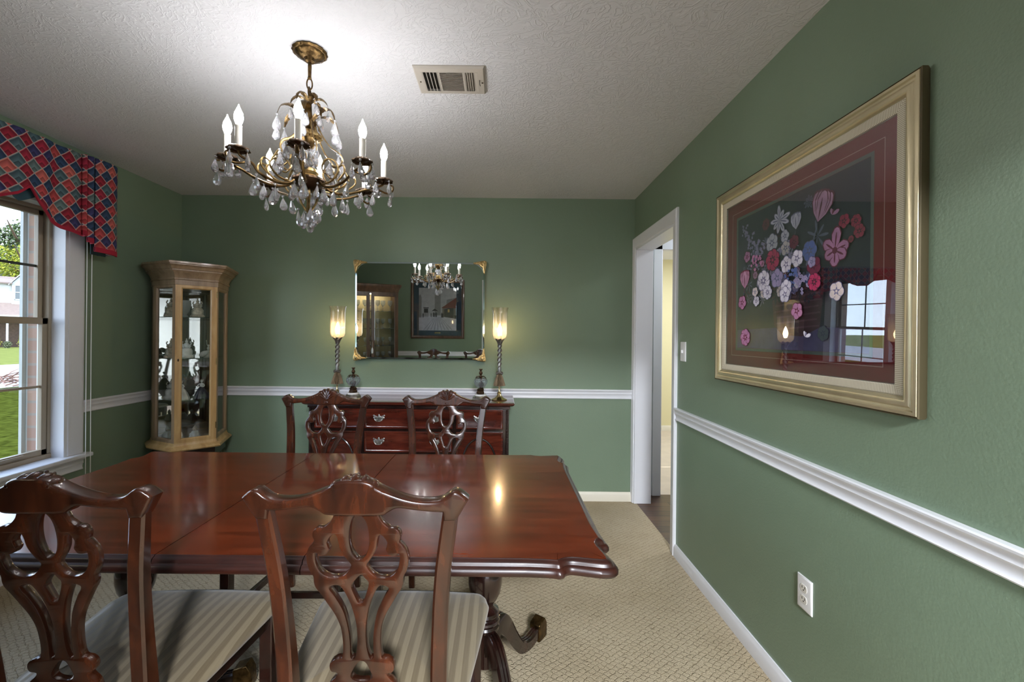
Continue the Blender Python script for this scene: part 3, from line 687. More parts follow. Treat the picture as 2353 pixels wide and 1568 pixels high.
# crimson binding along the swag edge
for sgn in (1, -1):
    e = MB(); ys = [1.67 + sgn * t for t in [.62 + .285 * i / 24 for i in range(25)]]
    rings = [[(vx(y, 1) + a, y - 1.67, vz(y) - 2.37 + c) for a, c in ((.003, -.004), (.003, .014), (-.006, .014), (-.006, -.004))] for y in ys]
    e.loops(rings); e.build('edge_binding', M['trimred'], val)
    e = MB(); ys = [1.67 + sgn * t for t in [.62 * i / 40 for i in range(41)]]
    rings = [[(vx(y, 1) + a, y - 1.67, vz(y) - 2.37 + c) for a, c in ((.003, -.004), (.003, .011), (-.006, .011), (-.006, -.004))] for y in ys]
    e.loops(rings); e.build('edge_binding', M['trimred'], val)
# cascades at both ends: stepped pleats
for sgn in (1, -1):
    def Y(t): return 1.67 + sgn * t
    for nm, t0, t1, x0, zb in (('pleat', .895, .925, .014, 1.895), ('pleat', .918, .962, .024, 1.858), ('cascade', .955, 1.125, .034, 1.808)):
        m_ = MB()
        zz = lambda y, zb=zb, t0=t0: zb + .03 * max(0, (abs(y - 1.67) - t0)) * (-1 if sgn else 1) * .6
        n = 16
        def fn(u, v, off, t0=t0, t1=t1, x0=x0, zb=zb):
            t = t0 + (t1 - t0) * u; bulge = .012 * sin(pi * u)
            z = (zb + .004 * (1 - u) - 2.37) * v
            return (x0 + bulge + off - .02 * (u ** 6), sgn * t, z)
        m_.grid(lambda u, v: fn(u, v, 0), n, 10); m_.grid(lambda u, v: fn(u, v, -.006), n, 10)
        for uu in (0.0, 1.0): m_.grid(lambda u, v: (fn(uu, v, -.006 * u)), 1, 10)
        m_.grid(lambda u, v: fn(u, 1.0, -.006 * v), n, 1)
        p = m_.build(nm, M['fabric'], val)
        e = MB()
        rings = [[(fn(u, 1, 0)[0] + a, fn(u, 1, 0)[1], fn(u, 1, 0)[2] + c) for a, c in ((.003, -.004), (.003, .024), (-.009, .024), (-.009, -.004))] for u in [i / n for i in range(n + 1)]]
        e.loops(rings); e.build('edge_binding', M['trimred'], p)
    m_ = MB().box(-.105, .016, sgn * 1.118 - .003, sgn * 1.118 + .003, -.56, -.004); m_.build('return_panel', M['fabric'], val)
    m_ = MB().box(-.03, -.026, sgn * 1.04 - .05, sgn * 1.04 + .05, -.572, -.1); m_.build('lining', M['teal'], val)
    # teal lining glimpsed in the gap between two swags
    m_ = MB().grid(lambda u, v: (-.012 - .03 * sin(pi * u), sgn * (.52 + .17 * u), -.20 - (.135 + .03 * sin(pi * u) - .05 * abs(u - .5)) * v), 12, 6)
    m_.build('lining', M['teal'], val)
m_ = MB().box(-.109, -.012, -1.115, 1.115, -.012, 0.0); m_.build('mounting_board', M['white'], val)

for dy in (0, .026):
    b = MB().tube([(0, 0, 0), (0, 0, -.7), (.002, .001, -1.55)], .0022, 8)
    o = b.build('blind_cord', M['cord'], None, loc=(XL + .058 + dy * .2, 2.665 + dy, 1.93))
    tag(o, 'thin white blind cord hanging beside the window, ' + ('nearer the glass' if dy == 0 else 'nearer the corner cabinet'), 'cord', 'white blind cords')

# ================================================================== DINING TABLE
TX, TY, TZ = -.69, 1.60, .755
TL, TW = .99, .51
table = empty('dining_table', (TX, TY, 0), 0, 'long glossy mahogany double-pedestal dining table with scalloped corners', 'dining table')
def table_outline():
    # one corner from the long side to the short side, in (distance from centre) coordinates, then mirrored
    c = [(TL - .235, TW), (TL - .170, TW + .004), (TL - .150, TW + .009), (TL - .138, TW + .006), (TL - .130, TW - .006), (TL - .118, TW - .012),
         (TL - .095, TW - .008), (TL - .050, TW + .002), (TL - .022, TW + .004), (TL - .004, TW - .004), (TL + .004, TW - .022), (TL + .002, TW - .050),
         (TL - .010, TW - .095), (TL - .014, TW - .112), (TL - .011, TW - .122), (TL + .004, TW - .128), (TL + .009, TW - .140), (TL + .006, TW - .16), (TL, TW - .23)]
    c = [tuple(p) for p in catmull([(x, y, 0) for x, y in c], 4)]
    c = [(p[0], p[1]) for p in c]
    q1 = c; q4 = [(x, -y) for x, y in reversed(c)]; q3 = [(-x, -y) for x, y in c]; q2 = [(-x, y) for x, y in reversed(c)]
    out = q1 + q4 + q3 + q2
    return list(reversed(out))
def resample(pts, step):
    P = [Vector(p) for p in pts]; P.append(P[0]); out = []
    for a, b_ in zip(P, P[1:]):
        n = max(1, round((b_ - a).length / step)); out += [a.lerp(b_, i / n) for i in range(n)]
    return out
RAW = resample(table_outline(), .0075)
SM = [p.copy() for p in RAW]
for _ in range(22): SM = [(SM[i - 1] + SM[i] * 2 + SM[(i + 1) % len(SM)]) / 4 for i in range(len(SM))]
SN = []
for i in range(len(SM)):
    e = SM[(i + 1) % len(SM)] - SM[i - 1]; SN.append(Vector((e.y, -e.x)).normalized())
def tring(o, z):
    k = min(1, -o / .028)
    return [(*(RAW[i].lerp(SM[i], k) + SN[i] * o), z) for i in range(len(RAW))]
def tloft(mb, prof, mi, c0, c1): return mb.loops([tring(o, z) for o, z in prof], mi, c0, c1)
def cut(mb, name, mats, xa, xb, parent):
    me = mb.mesh(name, mats, 0); bm = bmesh.new(); bm.from_mesh(me)
    for co, no in (((xa, 0, 0), (-1, 0, 0)), ((xb, 0, 0), (1, 0, 0))):
        if abs(co[0]) > 5: continue
        g = bm.verts[:] + bm.edges[:] + bm.faces[:]
        r = bmesh.ops.bisect_plane(bm, geom=g, plane_co=co, plane_no=no, clear_outer=True)
        ed = [e for e in r['geom_cut'] if isinstance(e, bmesh.types.BMEdge)]
        bmesh.ops.holes_fill(bm, edges=ed, sides=0)
    bm.to_mesh(me); bm.free(); me.shade_smooth(); me.set_sharp_from_angle(angle=R(35))
    for p_ in me.polygons:
        if p_.material_index == 1: p_.use_smooth = False
    o = bpy.data.objects.new(name, me); COL.objects.link(o); o.parent = parent; return o
s1, s2 = -.88 - TX, -.498 - TX
for i, (xa, xb, mt) in enumerate(((-9, s1 - .0011, 0), (s1 + .0011, s2 - .0011, 1), (s2 + .0011, 9, 2))):
    b = MB(); tloft(b, [(-.05, TZ - .040), (-.012, TZ - .040), (-.004, TZ - .037), (0, TZ - .031), (.0, TZ - .024), (-.004, TZ - .018), (-.008, TZ - .015), (-.012, TZ - .0145), (-.014, TZ - .010)], 0, True, False)
    tloft(b, [(-.014, TZ - .010), (-.015, TZ - .0075), (-.0185, TZ - .0045), (-.023, TZ - .003), (-.025, TZ - .0005), (-.027, TZ)], 0, False, False)
    def clampring(c, z): return [(max(-TL + c, min(TL - c, p.x)), max(-TW + c, min(TW - c, p.y)), z) for p in SM]
    b.loops([tring(-.027, TZ), tring(-.028, TZ), clampring(.07, TZ), clampring(.22, TZ)], 1, False, False)
    q_ = .22; b.poly([(-TL + q_, -TW + q_, TZ), (TL - q_, -TW + q_, TZ), (TL - q_, TW - q_, TZ), (-TL + q_, TW - q_, TZ)], 1)
    cut(b, 'table_leaf' if i == 1 else 'tabletop', [M['mahog_edge'], M['mahog_table']], xa, xb, table)
b = MB(); b.ringloft(2 * TL - .34, 2 * TW - .3, [(0, TZ - .041), (0, TZ - .085), (.02, TZ - .085), (.02, TZ - .041)], lambda u, v, d: (u, v, d))
b.build('apron', M['mahog_dark'], table)
for px in (-.36, .72):
    b = MB().box(px - .018, px + .018, -TW + .06, -TW + .09, TZ - .056, TZ - .039); b.build('leaf_latch', M['bronze'], table, .003)
def pedestal(x, mir):
    prof = [(.07, .715), (.07, .69), (.05, .68), (.035, .65), (.032, .60), (.036, .56), (.046, .54), (.05, .525), (.04, .515), (.040, .505), (.047, .497), (.058, .48), (.0625, .45), (.062, .42), (.056, .39), (.045, .365), (.032, .348),
            (.030, .338), (.038, .33), (.050, .322), (.053, .312), (.050, .304), (.046, .300), (.053, .294), (.055, .286), (.052, .279), (.048, .275), (.053, .268), (.053, .258), (.046, .25), (.044, .2), (.044, .13), (.03, .115), (.0, .11)]
    p = MB().lathe(prof, (x, 0, 0), 28, cap=False).build('pedestal', M['mahog_dark'], table)
    for a in (54, 175, 297):
        a = R(a) if not mir else pi - R(a)
        d = Vector((cos(a), sin(a), 0)); sd_ = Vector((-sin(a), cos(a), 0))
        cl = catmull([(0.035, .215, 0), (.075, .235, 0), (.12, .2, 0), (.17, .125, 0), (.225, .06, 0), (.29, .036, 0), (.35, .045, 0), (.392, .068, 0)], 5)
        hw = [(0, .060), (.12, .052), (.25, .034), (.39, .026)]
        b = MB(); rings = []
        for i, c in enumerate(cl):
            t = (cl[min(i + 1, len(cl) - 1)] - cl[max(i - 1, 0)]).normalized(); nrm = Vector((-t.y, t.x))
            h = interp(c.x, hw) * .62; wd = interp(c.x, [(0, .024), (.39, .019)])
            rg = []
            for uu, vv in ((-1, -1), (1, -1), (1, .7), (.7, 1), (.45, 1), (.38, .82), (.12, .82), (.06, 1), (-.06, 1), (-.12, .82), (-.38, .82), (-.45, 1), (-.7, 1), (-1, .7)):
                q = Vector((x, 0, 0)) + d * (c.x + nrm.x * h * vv) + Vector((0, 0, c.y + nrm.y * h * vv)) + sd_ * wd * uu
                q.z = max(q.z, .012); rg.append(q)
            rings.append(rg)
        b.loops(rings); lg = b.build('foot', M['mahog_dark'], table)
        k = MB(); a0, a1 = d * .372, d * .412
        rg = []
        for rr, z0, z1, wd in ((.350, .010, .078, .024), (.356, .008, .082, .025), (.398, .008, .094, .025), (.414, .010, .066, .024), (.418, .012, .036, .02)):
            q = Vector((x, 0, 0)) + d * rr
            rg.append([q + sd_ * -wd + Vector((0, 0, z0)), q + sd_ * wd + Vector((0, 0, z0)), q + sd_ * wd + Vector((0, 0, z1)), q + sd_ * -wd + Vector((0, 0, z1))])
        k.loops(rg); k.build('toe_cap', M['antique'], lg, .003)
        k = MB(); q = Vector((x, 0, 0)) + d * .385; k.ell((q.x, q.y, .010), (.012, .012, .0100), 10, 6); k.build('caster', M['bronze'], lg)
pedestal(.64, False); pedestal(-.64, True)

# ================================================================== DINING CHAIRS
def yb(z): return -.215 - .075 * max(0, (z - .45) / .57) ** 1.25
def make_chair():
    root = empty('dining_chair')
    bow = lambda x: .010 * (x / .23) ** 2
    # crest rail
    half = [(0, 1.029), (.02, 1.0285), (.038, 1.023), (.050, 1.013), (.075, 1.001), (.105, .990), (.135, .984), (.165, .984), (.182, .990), (.196, 1.001), (.206, 1.004), (.218, .999), (.233, .986)]
    low = [(.214, .952), (.206, .940), (.182, .940), (.180, .959), (.150, .961), (.120, .965), (.096, .969), (.082, .967), (.068, .959), (.055, .953), (.0, .952)]
    up = [(p.x, p.y) for p in catmull([(x, z, 0) for x, z in half], 4)]; lo = [(p.x, p.y) for p in catmull([(x, z, 0) for x, z in low[3:]], 3)]
    rt = up + low[:3] + lo
    ol = rt + [(-x, z) for x, z in reversed(rt[1:-1])]
    f = lambda x, z, t: (x, yb(z) + bow(x) + t, z)
    crest = MB().plate([ol], .040, .007, f, res=2, xc=[-.22 + .02 * i for i in range(23)]).build('crest_rail', M['mahog'], root)
    # shell carving on the crest
    b = MB()
    for i in range(7):
        a = (i - 3) / 3; an = a * R(62)
        c = Vector((0, yb(.99) + .014, .978))
        tip = c + Vector((sin(an) * .040, .000, cos(an) * .055)); mid = (c + tip) / 2
        rot = Matrix.Rotation(an, 3, 'Y')
        b.ell(mid + Vector((0, .002, 0)), (.0062 + .001 * (1 - abs(a)), .008, .029), 8, 7, rot=rot)
    b.ell((0, yb(.965) + .015, .966), (.012, .007, .008), 10, 6)
    for s in (-1, 1): b.tube(catmull([(s * .006, yb(.96) + .016, .958), (s * .018, yb(.965) + .017, .961), (s * .022, yb(.97) + .016, .970), (s * .014, yb(.97) + .016, .974)], 4), .0035, 6)
    b.build('shell_carving', M['mahog'], crest)
    b = MB()
    for i in range(5):
        a = (i - 2) / 2; x = a * .036
        b.ell((x * 1.12, yb(1.0) - .003, 1.0255 - .013 * a * a), (.0092, .0205, .0115), 10, 7)
    b.build('shell_carving', M['mahog'], crest)
    # rear legs running up as stiles
    for s in (-1, 1):
        ctr = [(.196, .960), (.188, .90), (.179, .83), (.173, .75), (.169, .65), (.167, .55), (.166, .46), (.166, .38), (.168, .25), (.170, .12), (.172, 0)]
        ybk = lambda z: yb(z) if z > .45 else -.215 - .05 * ((.45 - z) / .45) ** 1.4
        rings = []
        for x, z in [(p.x, p.y) for p in catmull([(x, z, 0) for x, z in ctr], 3)]:
            wd = interp(z, [(0, .030), (.45, .036), (.7, .034), (.96, .033)]); dp = interp(z, [(0, .030), (.40, .042), (.5, .044), (.7, .034), (.96, .026)])
            y0 = ybk(z) + (.010 * (x / .23) ** 2 if z > .5 else 0)
            h, k = wd / 2, dp / 2; ch = .005
            rings.append([(s * x + a, y0 + c, z) for a, c in ((-h + ch, -k), (h - ch, -k), (h, -k + ch), (h, k - ch), (h - ch, k), (-h + ch, k), (-h, k - ch), (-h, -k + ch))])
        MB().loops(rings).build('leg', M['mahog'], root)
    # pierced splat
    def P(pts, uc=None):
        out = []
        for u, v in pts:
            yy = .905 + .065 * max(0, (v - 110) / 1458)
            py = 1060 + v / 3.086; uc_ = 870 + (v - 110) * .048
            d = (uc_ - u) / 3.086 / 1002.6 * yy
            z = 1.322 - (py - 769) / 1002.6 * yy
            out.append((d, z))
        return out
    left = P([(760, 330), (728, 352), (712, 392), (690, 420), (655, 446), (618, 447), (588, 468), (580, 505), (592, 540), (575, 562), (550, 600), (540, 650), (545, 700), (560, 745), (588, 790), (592, 830), (605, 868), (640, 915), (690, 990), (738, 1065), (775, 1150), (790, 1230), (796, 1300), (788, 1366), (748, 1374), (714, 1396), (706, 1430), (722, 1462), (760, 1474), (748, 1500), (715, 1530), (700, 1575)])
    left += [(left[-1][0], .50), (left[-1][0] - .004, .492)]
    lp = [(p.x, p.y) for p in catmull([(x, z, 0) for x, z in left], 3)]
    outer = lp + [(-x, z) for x, z in reversed(lp)]
    def cl(pts): return [(p.x, p.y) for p in catmull([(x, z, 0) for x, z in P(pts)], 4, True)]
    hA = cl([(878, 364), (845, 380), (818, 430), (810, 520), (822, 600), (850, 655), (893, 680), (925, 655), (945, 600), (948, 520), (930, 430), (905, 380)])
    hB = cl([(722, 502), (700, 520), (682, 552), (690, 585), (697, 605), (680, 635), (655, 645), (628, 640), (606, 628), (603, 665), (620, 725), (660, 775), (725, 802), (795, 790), (842, 730), (830, 700), (795, 655), (765, 600), (745, 520)])
    hC = cl([(890, 792), (862, 818), (842, 848), (868, 925), (895, 980), (912, 988), (930, 975), (958, 900), (962, 865), (928, 822)])
    hD = cl([(718, 862), (700, 880), (740, 938), (800, 1050), (835, 1180), (848, 1290), (850, 1360), (862, 1378), (880, 1365), (892, 1280), (886, 1160), (860, 1045), (820, 945), (775, 872), (745, 860)])
    hE = cl([(935, 1398), (908, 1412), (880, 1470), (872, 1505), (900, 1530), (945, 1536), (990, 1530), (1018, 1505), (1005, 1465), (965, 1412)])
    mir = lambda h: [(-x, z) for x, z in reversed(h)]
    fs = lambda x, z, t: (x, yb(z) + .004 + t + .004 * cos(x / .11 * pi), z)
    MB().plate([outer, hA, hB, mir(hB), hC, hD, mir(hD), hE], .020, .0035, fs, res=1, yc=[.52 + .03 * i for i in range(15)]).build('splat', M['mahog'], root)
    # front legs, rails, stretchers
    for s in (-1, 1):
        MB().prism((s * .222, .212, .445), (s * .222, .214, 0), .040, .040).build('leg', M['mahog_dark'], root, .004)
    rb = MB(); zt, zb = .452, .392
    rb.prism((-.20, .214, (zt + zb) / 2), (.20, .214, (zt + zb) / 2), .022, zt - zb); 
    b = MB(); b.box(-.205, .205, .204, .228, zb, zt); b.box(-.15, .15, -.232, -.206, zb, zt + .02)
    for s in (-1, 1):
        b.loops([[(s * .175, -.215, zb), (s * .151, -.215, zb), (s * .151, -.215, zt), (s * .175, -.215, zt)], [(s * .232, .21, zb), (s * .208, .21, zb), (s * .208, .21, zt), (s * .232, .21, zt)]])
    b.build('seat_rail', M['mahog_dark'], root, .003)
    for s in (-1, 1):
        MB().loops([[(s * .180, -.235, .14), (s * .158, -.235, .14), (s * .158, -.235, .168), (s * .180, -.235, .168)], [(s * .233, .212, .14), (s * .211, .212, .14), (s * .211, .212, .168), (s * .233, .212, .168)]]).build('stretcher', M['mahog_dark'], root, .003)
    MB().box(-.207, .207, .065, .085, .141, .167).build('stretcher', M['mahog_dark'], root, .003)
    # shoe under the splat
    MB().box(-.075, .075, -.232, -.196, .465, .500).build('splat_shoe', M['mahog'], root, .006)
    # slip seat
    ol = [(-.262, .150), (-.262, .205), (-.250, .238), (-.215, .256), (-.1, .266), (0, .268), (.1, .266), (.215, .256), (.250, .238), (.262, .205), (.262, .150), (.215, -.19), (.19, -.198), (-.19, -.198), (-.215, -.19)]
    ol = [(p.x, p.y) for p in catmull([(x, y, 0) for x, y in ol], 4, True)]; ol.reverse()
    b = MB().loft(ol, [(-.012, .453), (-.002, .456), (.0, .464), (-.003, .472), (-.010, .479), (-.022, .484)], cap0=True, cap1=False)
    n = len(ol); cx, cy = 0, .03; rings = []
    st = [(ol[i][0], ol[i][1]) for i in range(n)]
    for k, zz in ((.90, .486), (.80, .491), (.62, .497), (.42, .501), (.2, .503), (.02, .504)):
        rings.append([(cx + (x - cx) * k, cy + (y - cy) * k, zz) for x, y in st])
    b.loops(rings, cap0=False)
    # bridge the rim to the dome
    last = n * 5
    m0 = n * 6
    for i in range(n):
        j = (i + 1) % n; b.face((last + i, last + j, m0 + j, m0 + i))
    b.build('seat', M['satin'], root, smooth=60)
    return root
ch = make_chair()
chairs = [ch] + [copy_tree(ch) for _ in range(3)]
NX = -.297
for o, (x, y, rz, lab) in zip(chairs, (
        (NX, 1.185, 0, 'mahogany pierced-splat dining chair on the near side of the table, farther from the window'),
        (-.952, 1.178, R(1.5), 'mahogany pierced-splat dining chair on the near side of the table, nearest the window'),
        (-.912, 2.03, pi + R(1), 'mahogany dining chair behind the table, in front of the sideboard doors on the left'),
        (-.285, 2.03, pi, 'mahogany dining chair behind the table, in front of the sideboard drawers on the right'))):
    o.location = (x, y, 0); o.rotation_euler = (0, 0, rz)
    tag(o, lab, 'chair', 'mahogany dining chairs around the table')

# ================================================================== SIDEBOARD
SX0, SX1, SY0, SY1 = -1.385, .072, 3.115, 3.495
side = empty('sideboard', ((SX0 + SX1) / 2, (SY0 + SY1) / 2, 0), 0, 'dark mahogany sideboard with brass-handled drawers and oval-moulded doors', 'sideboard')
sx, sy = (SX1 - SX0) / 2, (SY1 - SY0) / 2
rect = lambda a, b_: [(-a, -b_), (a, -b_), (a, b_), (-a, b_)]
MB().loft(rect(sx, sy), [(-.004, .815), (.0, .818), (.012, .823), (.020, .829), (.024, .834), (.026, .838), (.026, .843), (.022, .847)]).build('top', M['mahog_front'], side)
b = MB(); b.loft(rect(sx - .012, sy - .008), [(0, .12), (0, .80)]); b.loft(rect(sx - .004, sy), [(0, .80), (.0, .818)]); b.loft(rect(sx - .002, sy), [(0, .10), (0, .135), (-.008, .145)])
b.build('carcass', M['mahog_dark'], side, .002)
for s in (-1, 1):
    b = MB(); zs = [.15 + .011 * i for i in range(59)]; prof = []
    for i, z in enumerate(zs): prof += [(.0060, z), (.0095, z + .003), (.0095, z + .0055), (.0060, z + .009)]
    b.lathe(prof, (s * (sx - .026), -sy + .002, 0), 10); b.build('beaded_column', M['mahog_dark'], side)
    for t in (-1, 1):
        b = MB().loft([(s * (sx - .06) - .058, t * (sy - .045) - .042), (s * (sx - .06) + .058, t * (sy - .045) - .042), (s * (sx - .06) + .058, t * (sy - .045) + .042), (s * (sx - .06) - .058, t * (sy - .045) + .042)], [(-.02, 0), (-.004, .02), (-.012, .06), (.002, .10)])
        b.build('foot', M['mahog_dark'], side, .004)
def handle(parent, x, z, yf, s=1.0):
    b = MB()
    half = [(0, -.024), (.010, -.018), (.020, -.020), (.026, -.012), (.024, -.004), (.034, -.006), (.040, .004), (.036, .012), (.043, .020), (.036, .026), (.028, .018), (.022, .020), (.016, .012), (.008, .016), (.004, .027), (0, .030)]
    hp = [(p.x * s, p.y * s) for p in catmull([(a, c, 0) for a, c in half], 3)]
    b.plate([hp + [(-a, c) for a, c in reversed(hp[1:-1])]], .003, .0008, lambda a, c, t: (x + a, yf - .002 + t, z + c))
    h = b.build('handle', M['silver'], parent)
    k = MB(); k.tube(catmull([(x - .026 * s, yf - .004, z + .008), (x - .028 * s, yf - .014, z - .002), (x - .016 * s, yf - .020, z - .016), (x, yf - .021, z - .018), (x + .016 * s, yf - .020, z - .016), (x + .028 * s, yf - .014, z - .002), (x + .026 * s, yf - .004, z + .008)], 5), .0026, 8)
    k.build('bail', M['silver'], h)
yf = -sy + .008
def drawer(x0, x1, z0, z1, hs, nm='drawer', oval=False):
    x0 -= side.location.x; x1 -= side.location.x
    cx_, cz_ = (x0 + x1) / 2, (z0 + z1) / 2; w_, h_ = x1 - x0, z1 - z0
    b = MB(); b.ringloft(w_, h_, [(0, .010), (0, -.008), (.004, -.012), (.009, -.012), (.013, -.007), (.016, -.006)], lambda u, v, d: (cx_ + u, yf + d, cz_ + v), cap_in=True)
    o = b.build(nm, M['mahog_front'], side)
    if oval:
        k = MB(); pts = [(cx_ + cos(t) * w_ * .36, yf - .009, cz_ + sin(t) * h_ * .40) for t in [2 * pi * i / 40 for i in range(41)]]
        k.tube(pts, .0075, 8); k.build('oval_moulding', M['mahog_dark'], o)
    for hx in hs: handle(o, hx - side.location.x, cz_ + .002 if not oval else cz_ + .1, yf - .006)
cA, cB = -.985, -.330
drawer(SX0 + .055, cA - .012, .655, .795, [-1.178]); drawer(cA + .012, cB - .012, .655, .795, [-.868, -.468]); drawer(cB + .012, SX1 - .055, .655, .795, [-.152])
drawer(cA + .012, cB - .012, .485, .635, [-.868, -.468]); drawer(cA + .012, cB - .012, .315, .465, [-.868, -.468]); drawer(cA + .012, cB - .012, .16, .295, [-.868, -.468])
drawer(SX0 + .055, cA - .012, .16, .635, [], 'door', True); drawer(cB + .012, SX1 - .055, .16, .635, [], 'door', True)

# ------------------------------------------------------------------ lamps on the sideboard
def make_lamp():
    r = empty('table_lamp')
    b = MB().lathe([(.0, 0), (.058, 0), (.060, .004), (.050, .010), (.034, .016), (.020, .030), (.013, .044), (.017, .052), (.010, .060), (.006, .070), (.006, .105), (.010, .112)], seg=28, lobes=0, cap=False); b.build('base', M['brass'], r)
    b = MB().lathe([(.012, .200), (.026, .165), (.040, .115), (.042, .106), (.037, .106), (.030, .15), (.012, .196)], seg=44, lobes=22, amp=.09, cap=False); b.build('tassel', M['tassel'], r)
    b = MB().tube([(.021 * cos(t), .021 * sin(t), .200 + .004 * sin(t * 3)) for t in [2 * pi * i / 24 for i in range(25)]], .0075, 8); b.build('tassel_knot', M['rope'], r)
    b = MB().lathe([(.008, .10), (.012, .205), (.014, .215), (.011, .25), (.009, .30), (.009, .40), (.012, .43), (.018, .445), (.012, .452)], seg=18, cap=False); b.build('stem', M['pewter'], r)
    for ph in (0, pi):
        b = MB(); pts = []
        for i in range(90):
            t = i / 89; a = ph + t * 2 * pi * 3.2; rad = .0095 + .004 * sin(t * pi) + (.006 if t > .9 else 0)
            pts.append((rad * cos(a), rad * sin(a), .235 + .215 * t))
        b.tube(pts, .0052, 7); b.build('twisted_rope', M['rope'], r)
    b = MB()
    for i in range(6):
        a = i * pi / 3; b.tube(catmull([(.008 * cos(a), .008 * sin(a), .41), (.020 * cos(a + .3), .020 * sin(a + .3), .438), (.033 * cos(a + .6), .033 * sin(a + .6), .455), (.026 * cos(a + .9), .026 * sin(a + .9), .448)], 4), [.005] * 12 + [.003], 7)
    b.build('shade_holder', M['rope'], r)
    prof = [(.018, .450), (.035, .453), (.048, .464), (.054, .485), (.055, .56), (.055, .64), (.058, .668), (.064, .690), (.0625, .690), (.0565, .668), (.0535, .64), (.0535, .486), (.047, .466), (.034, .4555), (.018, .4525)]
    b = MB().lathe(prof, seg=36, cap=False); b.build('glass_shade', M['crackle'], r, smooth=50)
    b = MB().lathe([(.012, .450), (.012, .478), (.010, .484)], seg=14); b.build('socket', M['candle'], r)
    b = MB().lathe([(.0, .484), (.008, .486), (.015, .505), (.016, .522), (.010, .545), (.004, .562), (0, .570)], seg=14, cap=False); b.build('bulb', M['lampbulb'], r)
    return r
l1 = make_lamp(); l1.location = (-.012, 3.26, .847)
tag(l1, 'lit table lamp with crackled glass shade, at the doorway end of the sideboard', 'lamp', 'tassel lamps on the sideboard')
l2 = copy_tree(l1); l2.location = (-1.235, 3.29, .847); l2.rotation_euler = (0, 0, 2.2)
tag(l2, 'lit table lamp with crackled glass shade, at the corner cabinet end of the sideboard', 'lamp', 'tassel lamps on the sideboard')

def make_urn():
    r = empty('figurine_candle_holder')
    MB().lathe([(.0, .0), (.058, .0), (.060, .006), (.054, .014), (.056, .022), (.048, .030), (.040, .034), (.0, .034)], seg=32, lobes=8, amp=.06, cap=False).build('foot', M['silver'], r)
    MB().lathe([(0, .034), (.042, .034), (.043, .040), (.040, .045), (0, .045)], seg=28, cap=False).build('marble_plinth', M['marble'], r)
    b = MB().lathe([(0, .045), (.026, .046), (.028, .058), (.022, .068), (.026, .078), (.018, .086), (.008, .09), (0, .09)], seg=20, lobes=5, amp=.12, cap=False)
    b.ell((.0, 0, .098), (.012, .010, .026), 10, 8); b.ell((.003, -.002, .128), (.010, .009, .020), 10, 8); b.ell((.002, -.003, .153), (.0075, .0075, .010), 10, 8)
    for s in (-1, 1): b.tube(catmull([(s * .008, 0, .135), (s * .017, -.004, .124), (s * .018, -.008, .112), (s * .010, -.008, .105)], 4), .0035, 6)
    for s in (-1, 1): b.tube(catmull([(s * .006, 0, .098), (s * .014, -.010, .086), (s * .012, -.006, .072)], 4), .005, 6)
    b.build('cherub', M['bronze'], r)
    b = MB().lathe([(.028, .096), (.036, .110), (.047, .126), (.049, .142), (.043, .156), (.030, .163), (.028, .162), (.040, .154), (.046, .142), (.044, .127), (.034, .112), (.026, .098)], seg=40, lobes=12, amp=.07, cap=False); b.build('glass_bowl', M['ribglass'], r)
    b = MB()
    for i in range(6):
        a = i * pi / 3
        b.tube(catmull([(.0, 0, .168), (.02 * cos(a), .02 * sin(a), .176), (.037 * cos(a), .037 * sin(a), .170), (.044 * cos(a), .044 * sin(a), .158)], 4), [.006, .006, .008, .009, .009, .009, .008, .007, .006, .005, .004, .003, .002], 6, flat=.35)
    b.lathe([(.0, .165), (.012, .168), (.010, .180), (.007, .186), (.013, .196), (.014, .204), (.009, .214), (.006, .219), (.013, .226), (.013, .232), (0, .233)], seg=16, cap=False)
    b.build('finial', M['bronze'], r)
    return r
u1 = make_urn(); u1.location = (-1.100, 3.25, .847)
tag(u1, 'cherub and glass bowl ornament on a marble foot, beside the lamp nearest the corner cabinet', 'ornament', 'cherub ornaments on the sideboard')
u2 = copy_tree(u1); u2.location = (-.150, 3.235, .847); u2.rotation_euler = (0, 0, .7)
tag(u2, 'cherub and glass bowl ornament on a marble foot, beside the lamp nearest the doorway', 'ornament', 'cherub ornaments on the sideboard')

# ================================================================== WALL MIRROR
MW, MH = 1.035, .775
mir = empty('wall_mirror', (-.655, YB - .030, 1.520), 0, 'frameless rectangular mirror with four gilt corner ornaments, hung above the sideboard', 'mirror')
mir.rotation_euler = (R(1.15), 0, 0)
mp = lambda u, v, d: (u, d, v)
b = MB(); b.box(-MW / 2 + .01, MW / 2 - .01, .002, .008, -MH / 2 + .01, MH / 2 - .01); b.build('backing_board', M['black'], mir)
def rrect(w_, h_, rt, rb, n=10):
    o = []
    for cx_, cz_, a0, r_ in ((w_ / 2 - rb, -h_ / 2 + rb, -90, rb), (w_ / 2 - rt, h_ / 2 - rt, 0, rt), (-w_ / 2 + rt, h_ / 2 - rt, 90, rt), (-w_ / 2 + rb, -h_ / 2 + rb, 180, rb)):
        for i in range(n + 1): a = R(a0 + 90 * i / n); o.append((cx_ + r_ * cos(a), cz_ + r_ * sin(a)))
    return o
oi = rrect(MW - .024, MH - .024, .085, .05); oo = rrect(MW, MH, .06, .03)
b = MB(); b.loops([[(x, .002, z) for x, z in oo], [(x, -.001, z) for x, z in oo], [(x, -.004, z) for x, z in oi]], cap1=False, cap0=True); b.build('bevelled_edge', M['mirror_bevel'], mir, smooth=0)
b = MB().poly([(x, -.0041, z) for x, z in oi]); b.v += [Vector((v.x, -.0025, v.z)) for v in b.v[:len(oi)]]; n = len(oi)
b.face(reversed(range(n, 2 * n)))
for i in range(n): b.face((i, (i + 1) % n, n + (i + 1) % n, n + i))
b.build('mirror_glass', M['mirror'], mir, smooth=0)
